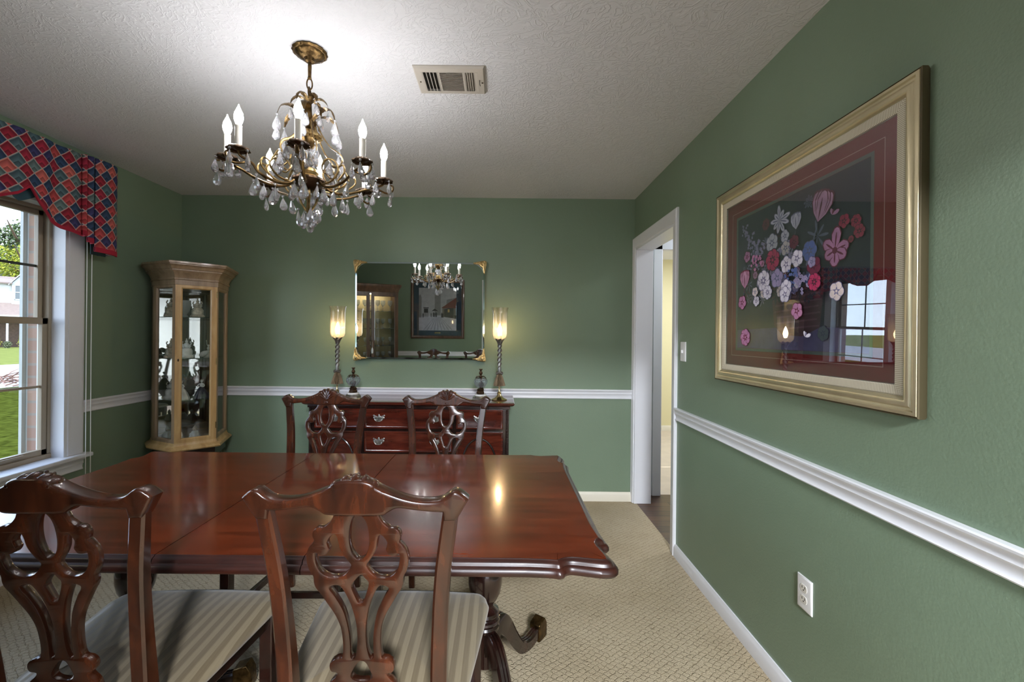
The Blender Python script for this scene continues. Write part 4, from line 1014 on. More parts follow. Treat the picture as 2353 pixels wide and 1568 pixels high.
def corner_mount():
    b = MB(); y0 = -.010
    b.plate([[(p.x, p.y) for p in catmull([(a, c, 0) for a, c in ((-.012, .012), (.020, .014), (.040, .009), (.058, .006), (.078, .002), (.094, -.002), (.080, -.010), (.062, -.012), (.048, -.016), (.038, -.028), (.026, -.036), (.018, -.046), (.014, -.060), (.010, -.078), (.002, -.092), (-.002, -.078), (-.006, -.056), (-.009, -.036), (-.013, -.018))], 3, True)]], .010, .003, lambda a, c, t: (a, y0 + t, c))
    rnd = random.Random(4)
    for i in range(9):
        t = i / 8
        b.ell((.004 + .07 * t, y0 - .005, .004 - .008 * t), (.012 - .008 * t, .006, .010 - .007 * t), 8, 6)
        b.ell((.004 - .004 * t, y0 - .005, .004 - .075 * t), (.010 - .006 * t, .006, .012 - .008 * t), 8, 6)
    b.ell((.014, y0 - .006, -.010), (.018, .009, .018), 12, 8)
    for k in range(3):
        b.tube(catmull([(.01 + .012 * k, y0 - .008, -.02 + .004 * k), (.022 + .014 * k, y0 - .012, -.008 + .003 * k), (.018 + .016 * k, y0 - .010, .004), (.010 + .014 * k, y0 - .008, .002)], 4), .0035, 6)
    return b
for i, (sx_, sz_) in enumerate(((1, 1), (-1, 1), (1, -1), (-1, -1))):
    b = corner_mount(); b.xf(Matrix.Translation((-sx_ * MW / 2, 0, sz_ * MH / 2)) @ Matrix.Diagonal((sx_, 1, sz_, 1)))
    b.build('corner_mount', M['gold'], mir)

# ================================================================== FLOWER PICTURE (right wall)
PW, PH = 1.038, .882
pic = empty('framed_picture', (XR - .0075, 1.6105, 1.567), 0, 'large gold-framed flower bouquet print with oxblood mat on the right wall', 'picture')
pm = lambda u, v, d: (-d, -u, v)    # u runs to the viewer, depth out of the wall
MB().ringloft(PW, PH, [(.004, -.008), (0, .002), (0, .014), (.004, .020), (.012, .021), (.016, .016), (.022, .0155), (.028, .019), (.038, .019), (.044, .015), (.048, .012), (.050, .007)], pm).build('frame', M['goldframe'], pic)
MB().ringloft(PW + .002, PH + .002, [(.004, -.008), (-.001, .002), (-.001, .0165), (.0015, .0195), (.006, .010)], pm).build('frame_outer_edge', M['goldframe_shaded'], pic)
MB().ringloft(PW - .098, PH - .098, [(0, .0), (0, .009), (.004, .0115), (.025, .0095), (.028, .008), (.030, .001)], pm).build('frame_liner', M['ribframe'], pic)
MB().box(-.0005, .002, -.43, .43, -.33, .33)
mw, mh = PW - .154, PH - .154
b = MB().ringloft(mw, mh, [(-.01, .0010), (.079, .0010), (.079, .0002)], lambda u, v, d: (-d, -u, v), cap_out=False); b.build('mat_board', M['matred'], pic, smooth=0)
aw, ah = mw - .16, mh - .138
b = MB().ringloft(aw, ah, [(-.002, .0014), (.009, .0014), (.010, .0002)], pm, cap_out=False); b.build('inner_mat', M['matgreen'], pic, smooth=0)
b = MB().ringloft(mw - .086, mh - .086, [(0, .0008), (0, .0013), (.0022, .0013), (.0022, .0008)], pm, cap_out=False); b.build('mat_line', M['matline'], pic, smooth=0)
FC = {'lilac': (150, 140, 178), 'maroon': (104, 34, 62), 'white': (214, 210, 224), 'grey': (96, 100, 128), 'stripe': (198, 150, 182), 'pink': (184, 128, 168), 'crimson': (158, 30, 76), 'cream': (222, 208, 206), 'rose': (176, 44, 92), 'blue': (92, 112, 176), 'green': (50, 62, 66), 'dark': (34, 44, 60),
      'bg': (34, 37, 56), 'basket': (78, 52, 62), 'basket2': (106, 76, 88), 'table': (96, 90, 130), 'deep': (70, 24, 48), 'shade': (120, 116, 150)}
FK = list(FC); FM = [mat('print_' + k, srgb(*FC[k]), .7, var=.18 if k not in ('bg',) else .1, vscale=30) for k in FK]
fi = {k: i for i, k in enumerate(FK)}
FL = [('leafy', .694, .705, .033, 'grey'), ('leafy', .782, .427, .032, 'dark'), ('leafy', .264, .385, .03, 'dark'), ('leafy', .397, .369, .028, 'dark'), ('leafy', .5, .62, .05, 'dark'), ('leafy', .3, .6, .05, 'dark'), ('leafy', .6, .5, .05, 'dark'),
      ('spray', .093, .927, .021, 'lilac'), ('spray', .16, .837, .027, 'lilac'), ('spray', .24, .763, .028, 'lilac'), ('spray', .2, .70, .026, 'lilac'), ('round', .303, .908, .019, 'maroon'), ('spiky', .421, .897, .044, 'white'), ('tulip', .565, .837, .026, 'white'), ('spiky', .643, .936, .023, 'grey'), ('tulip', .724, .866, .045, 'stripe'), ('petal', .79, .80, .016, 'pink'),
      ('round', .858, .741, .018, 'crimson'), ('round', .921, .72, .016, 'crimson'), ('round', .938, .659, .017, 'crimson'), ('round', .896, .627, .009, 'crimson'), ('round', .36, .756, .029, 'white'), ('round', .468, .773, .019, 'white'), ('round', .474, .690, .022, 'cream'), ('round', .544, .712, .02, 'maroon'), ('iris', .812, .586, .047, 'pink'), ('round', .654, .625, .028, 'blue'), ('round', .372, .632, .034, 'rose'), ('round', .129, .712, .019, 'pink'),
      ('round', .485, .575, .025, 'white'), ('round', .568, .598, .025, 'white'), ('round', .411, .495, .029, 'lilac'), ('round', .292, .498, .033, 'white'), ('spray', .524, .492, .025, 'blue'), ('spray', .606, .441, .03, 'lilac'), ('round', .685, .524, .026, 'maroon'), ('round', .689, .424, .024, 'rose'), ('tulip', .126, .525, .034, 'stripe'), ('round', .487, .417, .025, 'white'), ('round', .478, .373, .024, 'white'),
      ('round', .215, .425, .016, 'cream'), ('round', .332, .407, .022, 'white'), ('round', .228, .354, .017, 'white'), ('round', .082, .359, .024, 'pink'), ('round', .825, .349, .024, 'cream'), ('round', .672, .551, .015, 'lilac'), ('spray', .224, .656, .026, 'pink'), ('round', .119, .081, .029, 'pink'), ('petal', .632, .085, .015, 'white'), ('round', .749, .106, .02, 'green'), ('round', .572, .254, .024, 'pink')]
b = MB(); lay = [0.0]
def pp(u, v, d=0): return (-(.0004 + d), -u, v)
def shp(cx_, cz_, pts, c):
    lay[0] += .0000018; b.poly([pp(cx_ + x, cz_ + z, lay[0]) for x, z in pts], fi[c])
def petal(cx_, cz_, a, l, w_, c):
    pts = [(0, 0), (l * .35, w_ * .8), (l * .7, w_), (l * .95, w_ * .5), (l, 0), (l * .95, -w_ * .5), (l * .7, -w_), (l * .35, -w_ * .8)]
    shp(cx_, cz_, [(x * cos(a) - y * sin(a), x * sin(a) + y * cos(a)) for x, y in pts], c)
petal0 = petal
def petal(cx_, cz_, a, l, w_, c):
    if w_ > .006: petal0(cx_, cz_, a, l * 1.07, w_ * 1.16, {'white': 'shade', 'cream': 'shade', 'lilac': 'grey', 'pink': 'maroon', 'stripe': 'maroon', 'rose': 'deep', 'crimson': 'deep', 'maroon': 'deep', 'blue': 'grey', 'grey': 'dark'}.get(c, 'bg'))
    petal0(cx_, cz_, a, l, w_, c)
def disc(cx_, cz_, r_, c, sx=1, sz=1): shp(cx_, cz_, [(r_ * sx * cos(t), r_ * sz * sin(t)) for t in [2 * pi * i / 14 for i in range(14)]], c)
b.poly([pp(-aw / 2, -ah / 2), pp(aw / 2, -ah / 2), pp(aw / 2, ah / 2), pp(-aw / 2, ah / 2)], fi['bg'])
shp(0, -ah * .42, [(-aw / 2, -ah * .08), (aw / 2, -ah * .08), (aw / 2, ah * .055), (aw * .1, ah * .085), (-aw / 2, ah * .07)], 'table')
shp(.02, -.135, [(-.13, .10), (.16, .12), (.135, -.07), (.05, -.10), (-.06, -.095), (-.11, -.055)], 'basket')
for i in range(8): shp(.02 + (i % 2) * .012, -.05 - i * .0225, [(-.125 + i * .004, .003), (.14 - i * .003, .012), (.14 - i * .003, .006), (-.125 + i * .004, -.004)], 'basket2')
rn = random.Random(11)
rf = random.Random(5)
for i in range(34):
    a_, q_ = rf.uniform(0, 6.28), rf.random() ** .5
    FL.insert(24, (rf.choice(('round', 'round', 'spray', 'leafy')), .46 + .27 * q_ * cos(a_), .52 + .19 * q_ * sin(a_), rf.uniform(.010, .018), rf.choice(('white', 'lilac', 'lilac', 'blue', 'pink', 'shade', 'cream'))))
for i in range(46):
    u, v = .08 + .66 * rn.random(), .36 + .44 * rn.random()
    if abs(u - .45) + abs(v - .5) < .5: FL.insert(7, (rn.choice(('leafy', 'spray', 'round', 'leafy')), u, v, .012 + .012 * rn.random(), rn.choice(('dark', 'grey', 'lilac', 'maroon', 'deep', 'shade'))))
for k, u, v, r_, c in FL:
    r_ *= 1.18
    x, z = (u - .5) * aw, (v * .93 + .02 - .5) * ah
    x = max(-aw / 2 + r_ * .7, min(aw / 2 - r_ * .7, x))
    dk = {'white': 'shade', 'cream': 'shade', 'lilac': 'grey', 'pink': 'maroon', 'stripe': 'maroon', 'rose': 'deep', 'crimson': 'deep', 'maroon': 'deep', 'blue': 'grey', 'grey': 'dark', 'green': 'dark', 'dark': 'grey'}.get(c, 'bg')
    if k == 'round':
        p0 = rn.random() * 6; n_ = rn.choice((5, 6, 7))
        for i in range(n_): petal(x, z, p0 + i * 2 * pi / n_, r_ * 1.05, r_ * .48, c)
        for i in range(n_): petal(x, z, p0 + .4 + i * 2 * pi / n_, r_ * .5, r_ * .10, dk)
        disc(x, z, r_ * .28, dk); disc(x, z, r_ * .16, c)
    elif k == 'spray':
        for i in range(22):
            a, q = rn.random() * 6.28, rn.random() ** .5 * r_ * 1.2
            xx, zz = x + q * cos(a), z + q * sin(a)
            for j in range(4): petal(xx, zz, j * 1.57 + a, r_ * .22, r_ * .10, c)
            disc(xx, zz, r_ * .05, dk)
    elif k == 'spiky':
        for i in range(9):
            a = i * .72 + .2; l = r_ * (.7 + .5 * rn.random()); petal(x, z, a, l, r_ * .17, c); petal(x, z, a, l * .8, r_ * .05, dk)
    elif k == 'tulip':
        for i, a in enumerate((1.95, 1.25, 1.75, 1.45, 1.6)): petal(x - r_ * .3, z - r_ * .8, a - .35 * (u > .6), r_ * 1.9, r_ * .42, c); petal(x - r_ * .3, z - r_ * .8, a - .35 * (u > .6) + .05, r_ * 1.5, r_ * .07, dk)
        petal(x - r_ * .3, z - r_ * .8, -1.9, r_ * 1.8, r_ * .07, 'grey')
    elif k == 'iris':
        for a, l in ((1.45, 1.3), (.2, 1.0), (2.5, 1.05), (-.5, .9), (-1.6, .9), (3.5, .8)): petal(x, z, a, r_ * l, r_ * .33, c); petal(x, z, a, r_ * l * .8, r_ * .06, dk)
        disc(x, z, r_ * .2, dk)
    elif k == 'petal':
        petal(x, z, .3, r_ * 1.6, r_ * .35, c); petal(x, z, 1.8, r_ * 1.2, r_ * .3, c); petal(x, z, 1.2, r_, r_ * .2, dk)
    else:
        for i in range(7): petal(x, z, i * .9 + u * 9, r_ * (1 + rn.random() * .8), r_ * .13, c)
b.build('flower_print', FM, pic, smooth=0, merge=False)
b = MB().box(-.0070, -.0062, -.5 * (PW - .15), .5 * (PW - .15), -.5 * (PH - .15), .5 * (PH - .15)); b.build('picture_glass', M['picglass'], pic, smooth=0)

# ------------------------------------------------------------------ light switch, outlet, ceiling vent
sw = empty('light_switch', (XR - .0005, 2.558, 1.243), 0, 'white toggle light switch beside the door casing', 'light switch')
MB().ringloft(.070, .114, [(0, 0), (.0, .003), (.004, .006), (.008, .0065)], pm, cap_in=True).build('plate', M['white_plastic'], sw)
MB().box(-.016, -.004, -.004, .004, -.009, .009).build('toggle', M['white_plastic'], sw, .001)
ot = empty('wall_outlet', (XR - .0005, 1.521, .434), 0, 'white double electrical outlet low on the right wall', 'outlet')
MB().ringloft(.072, .116, [(0, 0), (.0, .003), (.003, .0055), (.006, .006)], pm, cap_in=True).build('plate', M['white_plastic'], ot)
for s in (-1, 1):
    zc = s * .0195
    b = MB(); pts = [(-.0072, .0165 * cos(t), zc + max(-.0125, min(.0125, .0165 * sin(t)))) for t in [2 * pi * i / 28 for i in range(28)]]
    b.loops([[(-.004, y, z) for _, y, z in pts], pts]); rc = b.build('receptacle', M['ivory_plastic'], ot)
    b = MB(); b.box(-.0078, -.006, .0055, .0075, zc - .001, zc + .0075); b.box(-.0078, -.006, -.0075, -.0055, zc - .001, zc + .0075)
    b.lathe([(0, -.0078), (.0024, -.0078), (.0024, -.006)], seg=10)
    b.xf(Matrix.Translation((0, 0, zc - .006)) @ Matrix.Rotation(pi / 2, 4, 'Y') , 16); b.build('slots', M['black'], rc)
vt = empty('ceiling_vent', (-.231, 1.900, H), 0, 'cream three-way metal air register in the ceiling', 'vent')
M['vent'] = mat('cream_vent_enamel', srgb(184, 177, 166), .4)
vw, vh = .298, .198
b = MB(); b.ringloft(vw, vh, [(0, .0), (0, -.004), (.006, -.011), (.030, -.013)], lambda u, v, d: (u, v, d))
for x0, x1 in ((-.119, -.112), (-.052, -.042), (.055, .065), (.103, .119)): b.box(x0, x1, -.07, .07, -.0135, -.010)
b.build('plate', M['vent'], vt)
MB().box(-.116, .116, -.068, .068, -.004, -.001).build('duct_opening', M['black'], vt)
for x0, x1, s in ((-.112, -.052, -1), (.065, .103, 1)):
    n = 4
    for i in range(n + 1):
        x = x0 + (x1 - x0) * (i + 0.0) / n
        MB().loops([[(x - .0015, -.069, -.0135), (x + .0015, -.069, -.0135), (x + .0015 + s * .003, -.069, -.004), (x - .0015 + s * .003, -.069, -.004)], [(x - .0015, .069, -.0135), (x + .0015, .069, -.0135), (x + .0015 + s * .003, .069, -.004), (x - .0015 + s * .003, .069, -.004)]]).build('louver', M['vent'], vt)
for i in range(14):
    y = -.066 + .132 * i / 13
    MB().loops([[(-.042, y - .001, -.0135), (-.042, y + .001, -.0135), (-.042, y + .010, -.003), (-.042, y + .007, -.003)], [(.055, y - .001, -.0135), (.055, y + .001, -.0135), (.055, y + .010, -.003), (.055, y + .007, -.003)]]).build('louver', M['vent'], vt)
MB().tube([(.126, -.016, -.013), (.126, -.002, -.020), (.127, .012, -.022)], .0016, 6).build('lever', M['black'], vt)
for x, y in ((-.131, 0), (.137, .004)): MB().ell((x, y, -.0135), (.004, .004, .002), 8, 5).build('screw', M['bronze'], vt)

# ================================================================== CHANDELIER
CHX, CHY = -.767, 1.722
chd = empty('chandelier', (CHX, CHY, H), 0, 'lit eight-light brass chandelier with crystal teardrops over the table', 'chandelier')
MB().lathe([(.0, 0), (.062, 0), (.066, -.006), (.060, -.012), (.055, -.012), (.050, -.020), (.034, -.028), (.022, -.032), (.018, -.042), (.010, -.046), (0, -.046)], seg=48, lobes=16, amp=.025, cap=False).build('canopy', M['antique'], chd)
MB().lathe([(.006, -.04), (.0075, -.06), (.0065, -.10), (.008, -.108), (.004, -.112)], seg=12).build('stem', M['antique'], chd)
def linkm(c, a, rx, rz, r_=.0028):
    b_ = MB(); u = Vector((cos(a), sin(a), 0)); pts = [Vector(c) + u * rx * cos(t) + Vector((0, 0, rz * sin(t))) for t in [2 * pi * i / 20 for i in range(21)]]
    return b_.tube(pts, r_, 7)
linkm((0, 0, -.130), .4, .010, .022).build('chain_link', M['antique'], chd)
linkm((0, 0, -.165), 1.8, .020, .020, .0036).build('hanging_ring', M['antique'], chd)
# column: gilt cups, glass ball, dark bowl
b = MB().lathe([(.003, -.180), (.012, -.190), (.008, -.198), (.010, -.24), (.016, -.285), (.014, -.30), (.028, -.322), (.044, -.336), (.046, -.344), (.034, -.350), (.028, -.372), (.016, -.385), (.012, -.40)], seg=32, cap=False); b.build('upper_column', M['antique'], chd)
MB().lathe([(.030, -.318), (.047, -.335), (.049, -.343), (.036, -.350)], seg=40, lobes=14, amp=.06, cap=False).build('gilt_cup', M['gold'], chd)
MB().lathe([(.010, -.385), (.028, -.395), (.036, -.42), (.034, -.445), (.020, -.462), (.010, -.466)], seg=20, lobes=10, amp=.05).build('glass_baluster', M['crystal'], chd)
MB().lathe([(.02, -.462), (.034, -.470), (.036, -.48), (.030, -.492), (.034, -.498), (.030, -.505)], seg=28).build('gilt_collar', M['gold'], chd)
MB().lathe([(.030, -.500), (.060, -.506), (.062, -.514), (.052, -.530), (.030, -.542), (.020, -.548)], seg=32, lobes=8, amp=.03).build('lower_bowl', M['bronze'], chd)
b = MB()
for i in range(4):
    a = i * pi / 2 + .5
    b.tube(catmull([(.012 * cos(a), .012 * sin(a), -.54), (.032 * cos(a), .032 * sin(a), -.565), (.026 * cos(a), .026 * sin(a), -.60), (.008 * cos(a), .008 * sin(a), -.63)], 5), .0045, 7)
b.lathe([(.004, -.545), (.010, -.57), (.006, -.60), (.010, -.632), (.003, -.642)], seg=12); b.build('bottom_finial', M['dullgold'], chd)

drop_b = MB()
dp = [(.0008, 0), (.003, -.004), (.0072, -.014), (.0105, -.024), (.0115, -.031), (.0095, -.038), (.0045, -.0425), (.0005, -.0435)]
drop_b.lathe(dp, seg=8, cap=False)
drop_me = drop_b.mesh('teardrop_crystal', M['crystal'], 0)
bead_me = MB().ell((0, 0, 0), (.0048, .0048, .0048), 8, 6).mesh('crystal_bead', M['crystal'], 0)
rc_ = random.Random(3)
NAME = {'n': 0}
def drop(parent, p, s=1.0, bead=True):
    p = Vector(p)
    o = bpy.data.objects.new('crystal_drop', drop_me); COL.objects.link(o); o.parent = parent
    o.location = p - Vector((0, 0, .011 if bead else .002)); s *= 1.22; o.scale = (s * 1.15, s * .7, s)
    o.rotation_euler = (rc_.uniform(-.12, .12), rc_.uniform(-.12, .12), rc_.uniform(0, 3.1))
    if bead:
        q = bpy.data.objects.new('crystal_bead', bead_me); COL.objects.link(q); q.parent = o; q.location = (0, 0, .0065 / s)
        q.scale = (1 / (s * 1.15), 1 / (s * .7), 1 / s)
arms = [(23, .288), (60, .285), (103, .245), (145, .30), (205, .275), (229, .25), (286, .245), (339, .258)]
ZB = -.462     # bobeche height below the ceiling
for ang, rr in arms:
    a = R(ang)
    ar = empty('arm_tmp', (0, 0, 0))
    bpy.data.objects.remove(ar)
    d = Vector((cos(a), sin(a), 0)); sdv = Vector((-sin(a), cos(a), 0))
    P2 = lambda r_, z, s=0: d * r_ + sdv * s + Vector((0, 0, z))
    pts = catmull([P2(.040, -.505), P2(.075, -.540), P2(.125, -.548), P2(.18, -.532), P2(rr - .045, -.505), P2(rr - .008, -.49), P2(rr, -.476), P2(rr, ZB - .004)], 6)
    b = MB().tube(pts, [.0058 - .0018 * i / len(pts) for i in range(len(pts))], 8)
    # curled end under the candle plate and scroll on top of the arm
    b.tube(catmull([P2(rr - .03, -.505), P2(rr + .012, -.520), P2(rr + .036, -.508), P2(rr + .038, -.488), P2(rr + .022, -.484)], 5), [.0042] * 15 + [.0035] * 6, 7)
    arm = b.build('arm', M['antique'], chd)
    b = MB().tube(catmull([P2(.060, -.535), P2(.115, -.525), P2(.145, -.488), P2(.125, -.448), P2(.085, -.440), P2(.066, -.468), P2(.082, -.492), P2(.105, -.480)], 6), [.0050] * 30 + [.0040] * 13, 7, flat=.7)
    b.tube(catmull([P2(.145, -.53), P2(.175, -.50), P2(.168, -.472), P2(.148, -.478), P2(.150, -.494)], 5), .0036, 7)
    b.build('scroll', M['dullgold'], arm)
    b = MB().lathe([(.004, ZB - .012), (.012, ZB - .008), (.026, ZB - .002), (.036, ZB - .006), (.038, ZB - .011), (.035, ZB - .005), (.026, ZB + .001), (.010, ZB + .002)], P2(rr, 0), 40, lobes=10, amp=.07, cap=True); b.build('drip_pan', M['bronze'], arm)
    b = MB().lathe([(.0115, ZB), (.0115, ZB + .072), (.0125, ZB + .075), (.008, ZB + .078)], P2(rr, 0), 14); b.build('candle_sleeve', M['candle'], arm)
    b = MB().lathe([(0, ZB + .076), (.0075, ZB + .077), (.0135, ZB + .092), (.0155, ZB + .104), (.0130, ZB + .120), (.007, ZB + .134), (.003, ZB + .143), (.0012, ZB + .150), (0, ZB + .151)], P2(rr, 0), 12, cap=False); b.build('flame_bulb', M['bulb'], arm)
    for k in range(4):
        t = a + .5 + k * pi / 2
        drop(arm, P2(rr, ZB - .012) + Vector((cos(t), sin(t), 0)) * .0375, .95)
    drop(arm, P2(rr + .030, -.513), 1.0); drop(arm, P2(.125, -.556), 1.1); drop(arm, P2(.19, -.536), 1.0)
    drop(arm, P2(.108, -.452), .95, False)
# crown of acanthus fronds
for i in range(12):
    up = i % 2 == 0
    a = i * 2 * pi / 12 + .25; d = Vector((cos(a), sin(a), 0)); sdv = Vector((-sin(a), cos(a), 0))
    if up: cp = [(.006, -.205), (.022, -.186), (.045, -.182), (.064, -.198), (.070, -.222)]
    else: cp = [(.012, -.275), (.040, -.246), (.075, -.235), (.104, -.250), (.118, -.285)]
    cl = catmull([(x, z, 0) for x, z in cp], 5); b = MB(); rg = []
    n = len(cl)
    for j, c in enumerate(cl):
        t = j / (n - 1); wd = (.010 if up else .013) * (sin(pi * (t * .85 + .12)) ** .8) * (1 + .22 * (j % 2))
        q = d * c.x + Vector((0, 0, c.y))
        rg.append([q - sdv * wd + Vector((0, 0, -.003)), q + Vector((0, 0, .0015)), q + sdv * wd + Vector((0, 0, -.003)), q + Vector((0, 0, -.0012))])
    b.loops(rg); fr = b.build('leaf_frond', M['antique'], chd, smooth=0)
    q = d * cp[-1][0] + Vector((0, 0, cp[-1][1]))
    drop(fr, q, .8 if up else 1.05)
    if not up: drop(fr, q + Vector((0, 0, -.052)), .9, False)
    if not up: drop(fr, d * .05 + Vector((0, 0, -.262)), .8, False)
# basket straps from the cup out to the arms
for i in range(6):
    a = i * 2 * pi / 6 + .1; d = Vector((cos(a), sin(a), 0))
    b = MB().tube(catmull([d * .030 + Vector((0, 0, -.285)), d * .050 + Vector((0, 0, -.33)), d * .082 + Vector((0, 0, -.375)), d * .118 + Vector((0, 0, -.40)), d * .128 + Vector((0, 0, -.43)), d * .100 + Vector((0, 0, -.455)), d * .078 + Vector((0, 0, -.44))], 6), .006, 7, flat=.45)
    st = b.build('basket_strap', M['dullgold'], chd)
    drop(st, d * .112 + Vector((0, 0, -.400)), 1.1); drop(st, d * .131 + Vector((0, 0, -.436)), 1.0)
for i in range(7):
    a = i * 2 * pi / 7; rr = .02 if i % 2 else .036
    drop(chd, Vector((cos(a) * rr, sin(a) * rr, -.612 - .012 * (i % 3))), 1.15)
for i in range(8):
    a = i * 2 * pi / 8 + .2; drop(chd, Vector((cos(a) * .058, sin(a) * .058, -.528)), 1.05)

# ================================================================== CORNER CURIO CABINET
cab = empty('curio_cabinet', (XL, YB, 0), 0, 'gold-toned glass curio cabinet standing across the far left corner', 'curio cabinet')
# (u from left wall, v from back wall) -> local (u, -v)
F = [(.12, .43), (.35, .53), (.53, .36), (.43, .08)]
body = [(.030, .030), (.030, .33)] + F + [(.33, .030)]
bl = [(u, -v) for u, v in body]       # counter-clockwise from above
Z0, Z1 = .545, 1.675
b = MB().loft(bl, [(-.02, .50), (.012, .502), (.030, .508), (.034, .516), (.026, .524), (.022, .530), (.010, .536), (.004, .545), (0, .560)])
b.build('base_moulding', M['maple'], cab)
b = MB(); pa = [(-.02, 1.66)]
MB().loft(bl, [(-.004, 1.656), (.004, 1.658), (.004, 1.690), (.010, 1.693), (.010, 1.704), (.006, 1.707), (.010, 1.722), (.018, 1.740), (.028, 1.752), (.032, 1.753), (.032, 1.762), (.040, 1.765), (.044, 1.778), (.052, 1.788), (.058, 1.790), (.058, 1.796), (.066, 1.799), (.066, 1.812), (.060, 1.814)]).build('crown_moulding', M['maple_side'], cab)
def facet(p, q, nm, mt, stile, front=False):
    p, q = Vector((p[0], -p[1], 0)), Vector((q[0], -q[1], 0)); d = (q - p).normalized(); nrm = Vector((d.y, -d.x, 0)); c = (p + q) / 2; L_ = (q - p).length
    mpf = lambda u, v, dd: c + d * u + nrm * dd + Vector((0, 0, v))
    zc = (Z0 + Z1) / 2; h_ = Z1 - Z0
    b_ = MB().ringloft(L_ - .002, h_ - .004, [(0, -.018), (0, 0), (stile - .008, 0), (stile - .004, -.003), (stile, -.010), (stile, -.018)], lambda u, v, dd: mpf(u, v + zc, dd)); b_.loops([]) if 0 else None
    o = b_.build(nm, mt, cab)
    g = MB(); w2, h2 = L_ / 2 - stile + .002, h_ / 2 - stile + .002
    f_ = lambda u, v, dd: mpf(u, v + zc, dd)
    g.loops([[f_(-w2, -h2, -.013), f_(w2, -h2, -.013), f_(w2, h2, -.013), f_(-w2, h2, -.013)], [f_(-w2, -h2, -.010), f_(w2, -h2, -.010), f_(w2, h2, -.010), f_(-w2, h2, -.010)]])
    g.build('glass', M['cabglass'], o, smooth=0)
    return o, mpf
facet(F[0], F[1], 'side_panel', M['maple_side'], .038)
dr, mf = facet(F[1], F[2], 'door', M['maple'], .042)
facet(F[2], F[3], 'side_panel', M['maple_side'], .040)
b = MB().ell(mf(-.105, 1.135, .006), (.005, .005, .010), 10, 8); b.build('keyhole_pull', M['bronze'], dr)
for z in (.66, 1.12, 1.60):
    b = MB(); q = mf(.120, z, .002); b.lathe([(.003, -.022), (.003, .022)], q, 8); b.build('hinge', M['brass'], dr)
# mirrored back, floor and roof
M['smoke_mirror'] = mat('cabinet_back_mirror', (.78, .78, .76), .02, 1.0)
b = MB()
for p, q in (((.030, .33), (.030, .030)), ((.030, .030), (.33, .030))):
    p, q = Vector((p[0], -p[1], 0)), Vector((q[0], -q[1], 0)); d = (q - p).normalized(); nrm = Vector((-d.y, d.x, 0)) * -1
    nrm = Vector((1, 0, 0)) if abs(d.x) < .5 else Vector((0, -1, 0))
    b.loops([[p + Vector((0, 0, Z0)), p + nrm * .006 + Vector((0, 0, Z0)), q + nrm * .006 + Vector((0, 0, Z0)), q + Vector((0, 0, Z0))], [p + Vector((0, 0, Z1)), p + nrm * .006 + Vector((0, 0, Z1)), q + nrm * .006 + Vector((0, 0, Z1)), q + Vector((0, 0, Z1))]])
b.build('mirror_back', M['smoke_mirror'], cab, smooth=0)
b = MB()
for p, q in ((F[0], (.030, .33)), (F[3], (.33, .030))):
    p, q = Vector((p[0], -p[1], 0)), Vector((q[0], -q[1], 0)); m_n = (Vector((.3, -.3, 0)) - (p + q) / 2).normalized() * .012
    b.loops([[p + Vector((0, 0, Z0)), p + m_n + Vector((0, 0, Z0)), q + m_n + Vector((0, 0, Z0)), q + Vector((0, 0, Z0))], [p + Vector((0, 0, Z1)), p + m_n + Vector((0, 0, Z1)), q + m_n + Vector((0, 0, Z1)), q + Vector((0, 0, Z1))]])
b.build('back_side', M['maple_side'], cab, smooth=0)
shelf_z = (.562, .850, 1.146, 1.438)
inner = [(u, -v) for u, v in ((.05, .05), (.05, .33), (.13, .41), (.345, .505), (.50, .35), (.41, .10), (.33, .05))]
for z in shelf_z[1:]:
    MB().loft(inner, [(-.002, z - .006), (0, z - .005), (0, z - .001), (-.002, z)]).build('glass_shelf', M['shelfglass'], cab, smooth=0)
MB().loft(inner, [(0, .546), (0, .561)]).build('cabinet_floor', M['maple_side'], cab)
k = MB().lathe([(0, 1.672), (.026, 1.672), (.024, 1.664), (0, 1.662)], (.24, -.28, 0), 16, cap=False); k.build('cabinet_light', mat('cabinet_fill_glow', (1, 1, 1), .5, emit=(1, .9, .74), es=140), cab)  # puck lamp added to brighten the dark cabinet interior
# dark carved stand beneath
b = MB()
for u, v in ((.10, .36), (.33, .46), (.46, .34), (.37, .10), (.07, .07)): b.lathe([(.016, 0), (.024, .02), (.018, .05), (.015, .2), (.020, .30), (.026, .38), (.022, .42), (.028, .50)], (u, -v, 0), 12)
b.loft(bl, [(-.03, .42), (-.008, .43), (-.008, .498)]); b.build('stand', M['mahog_dark'], cab)

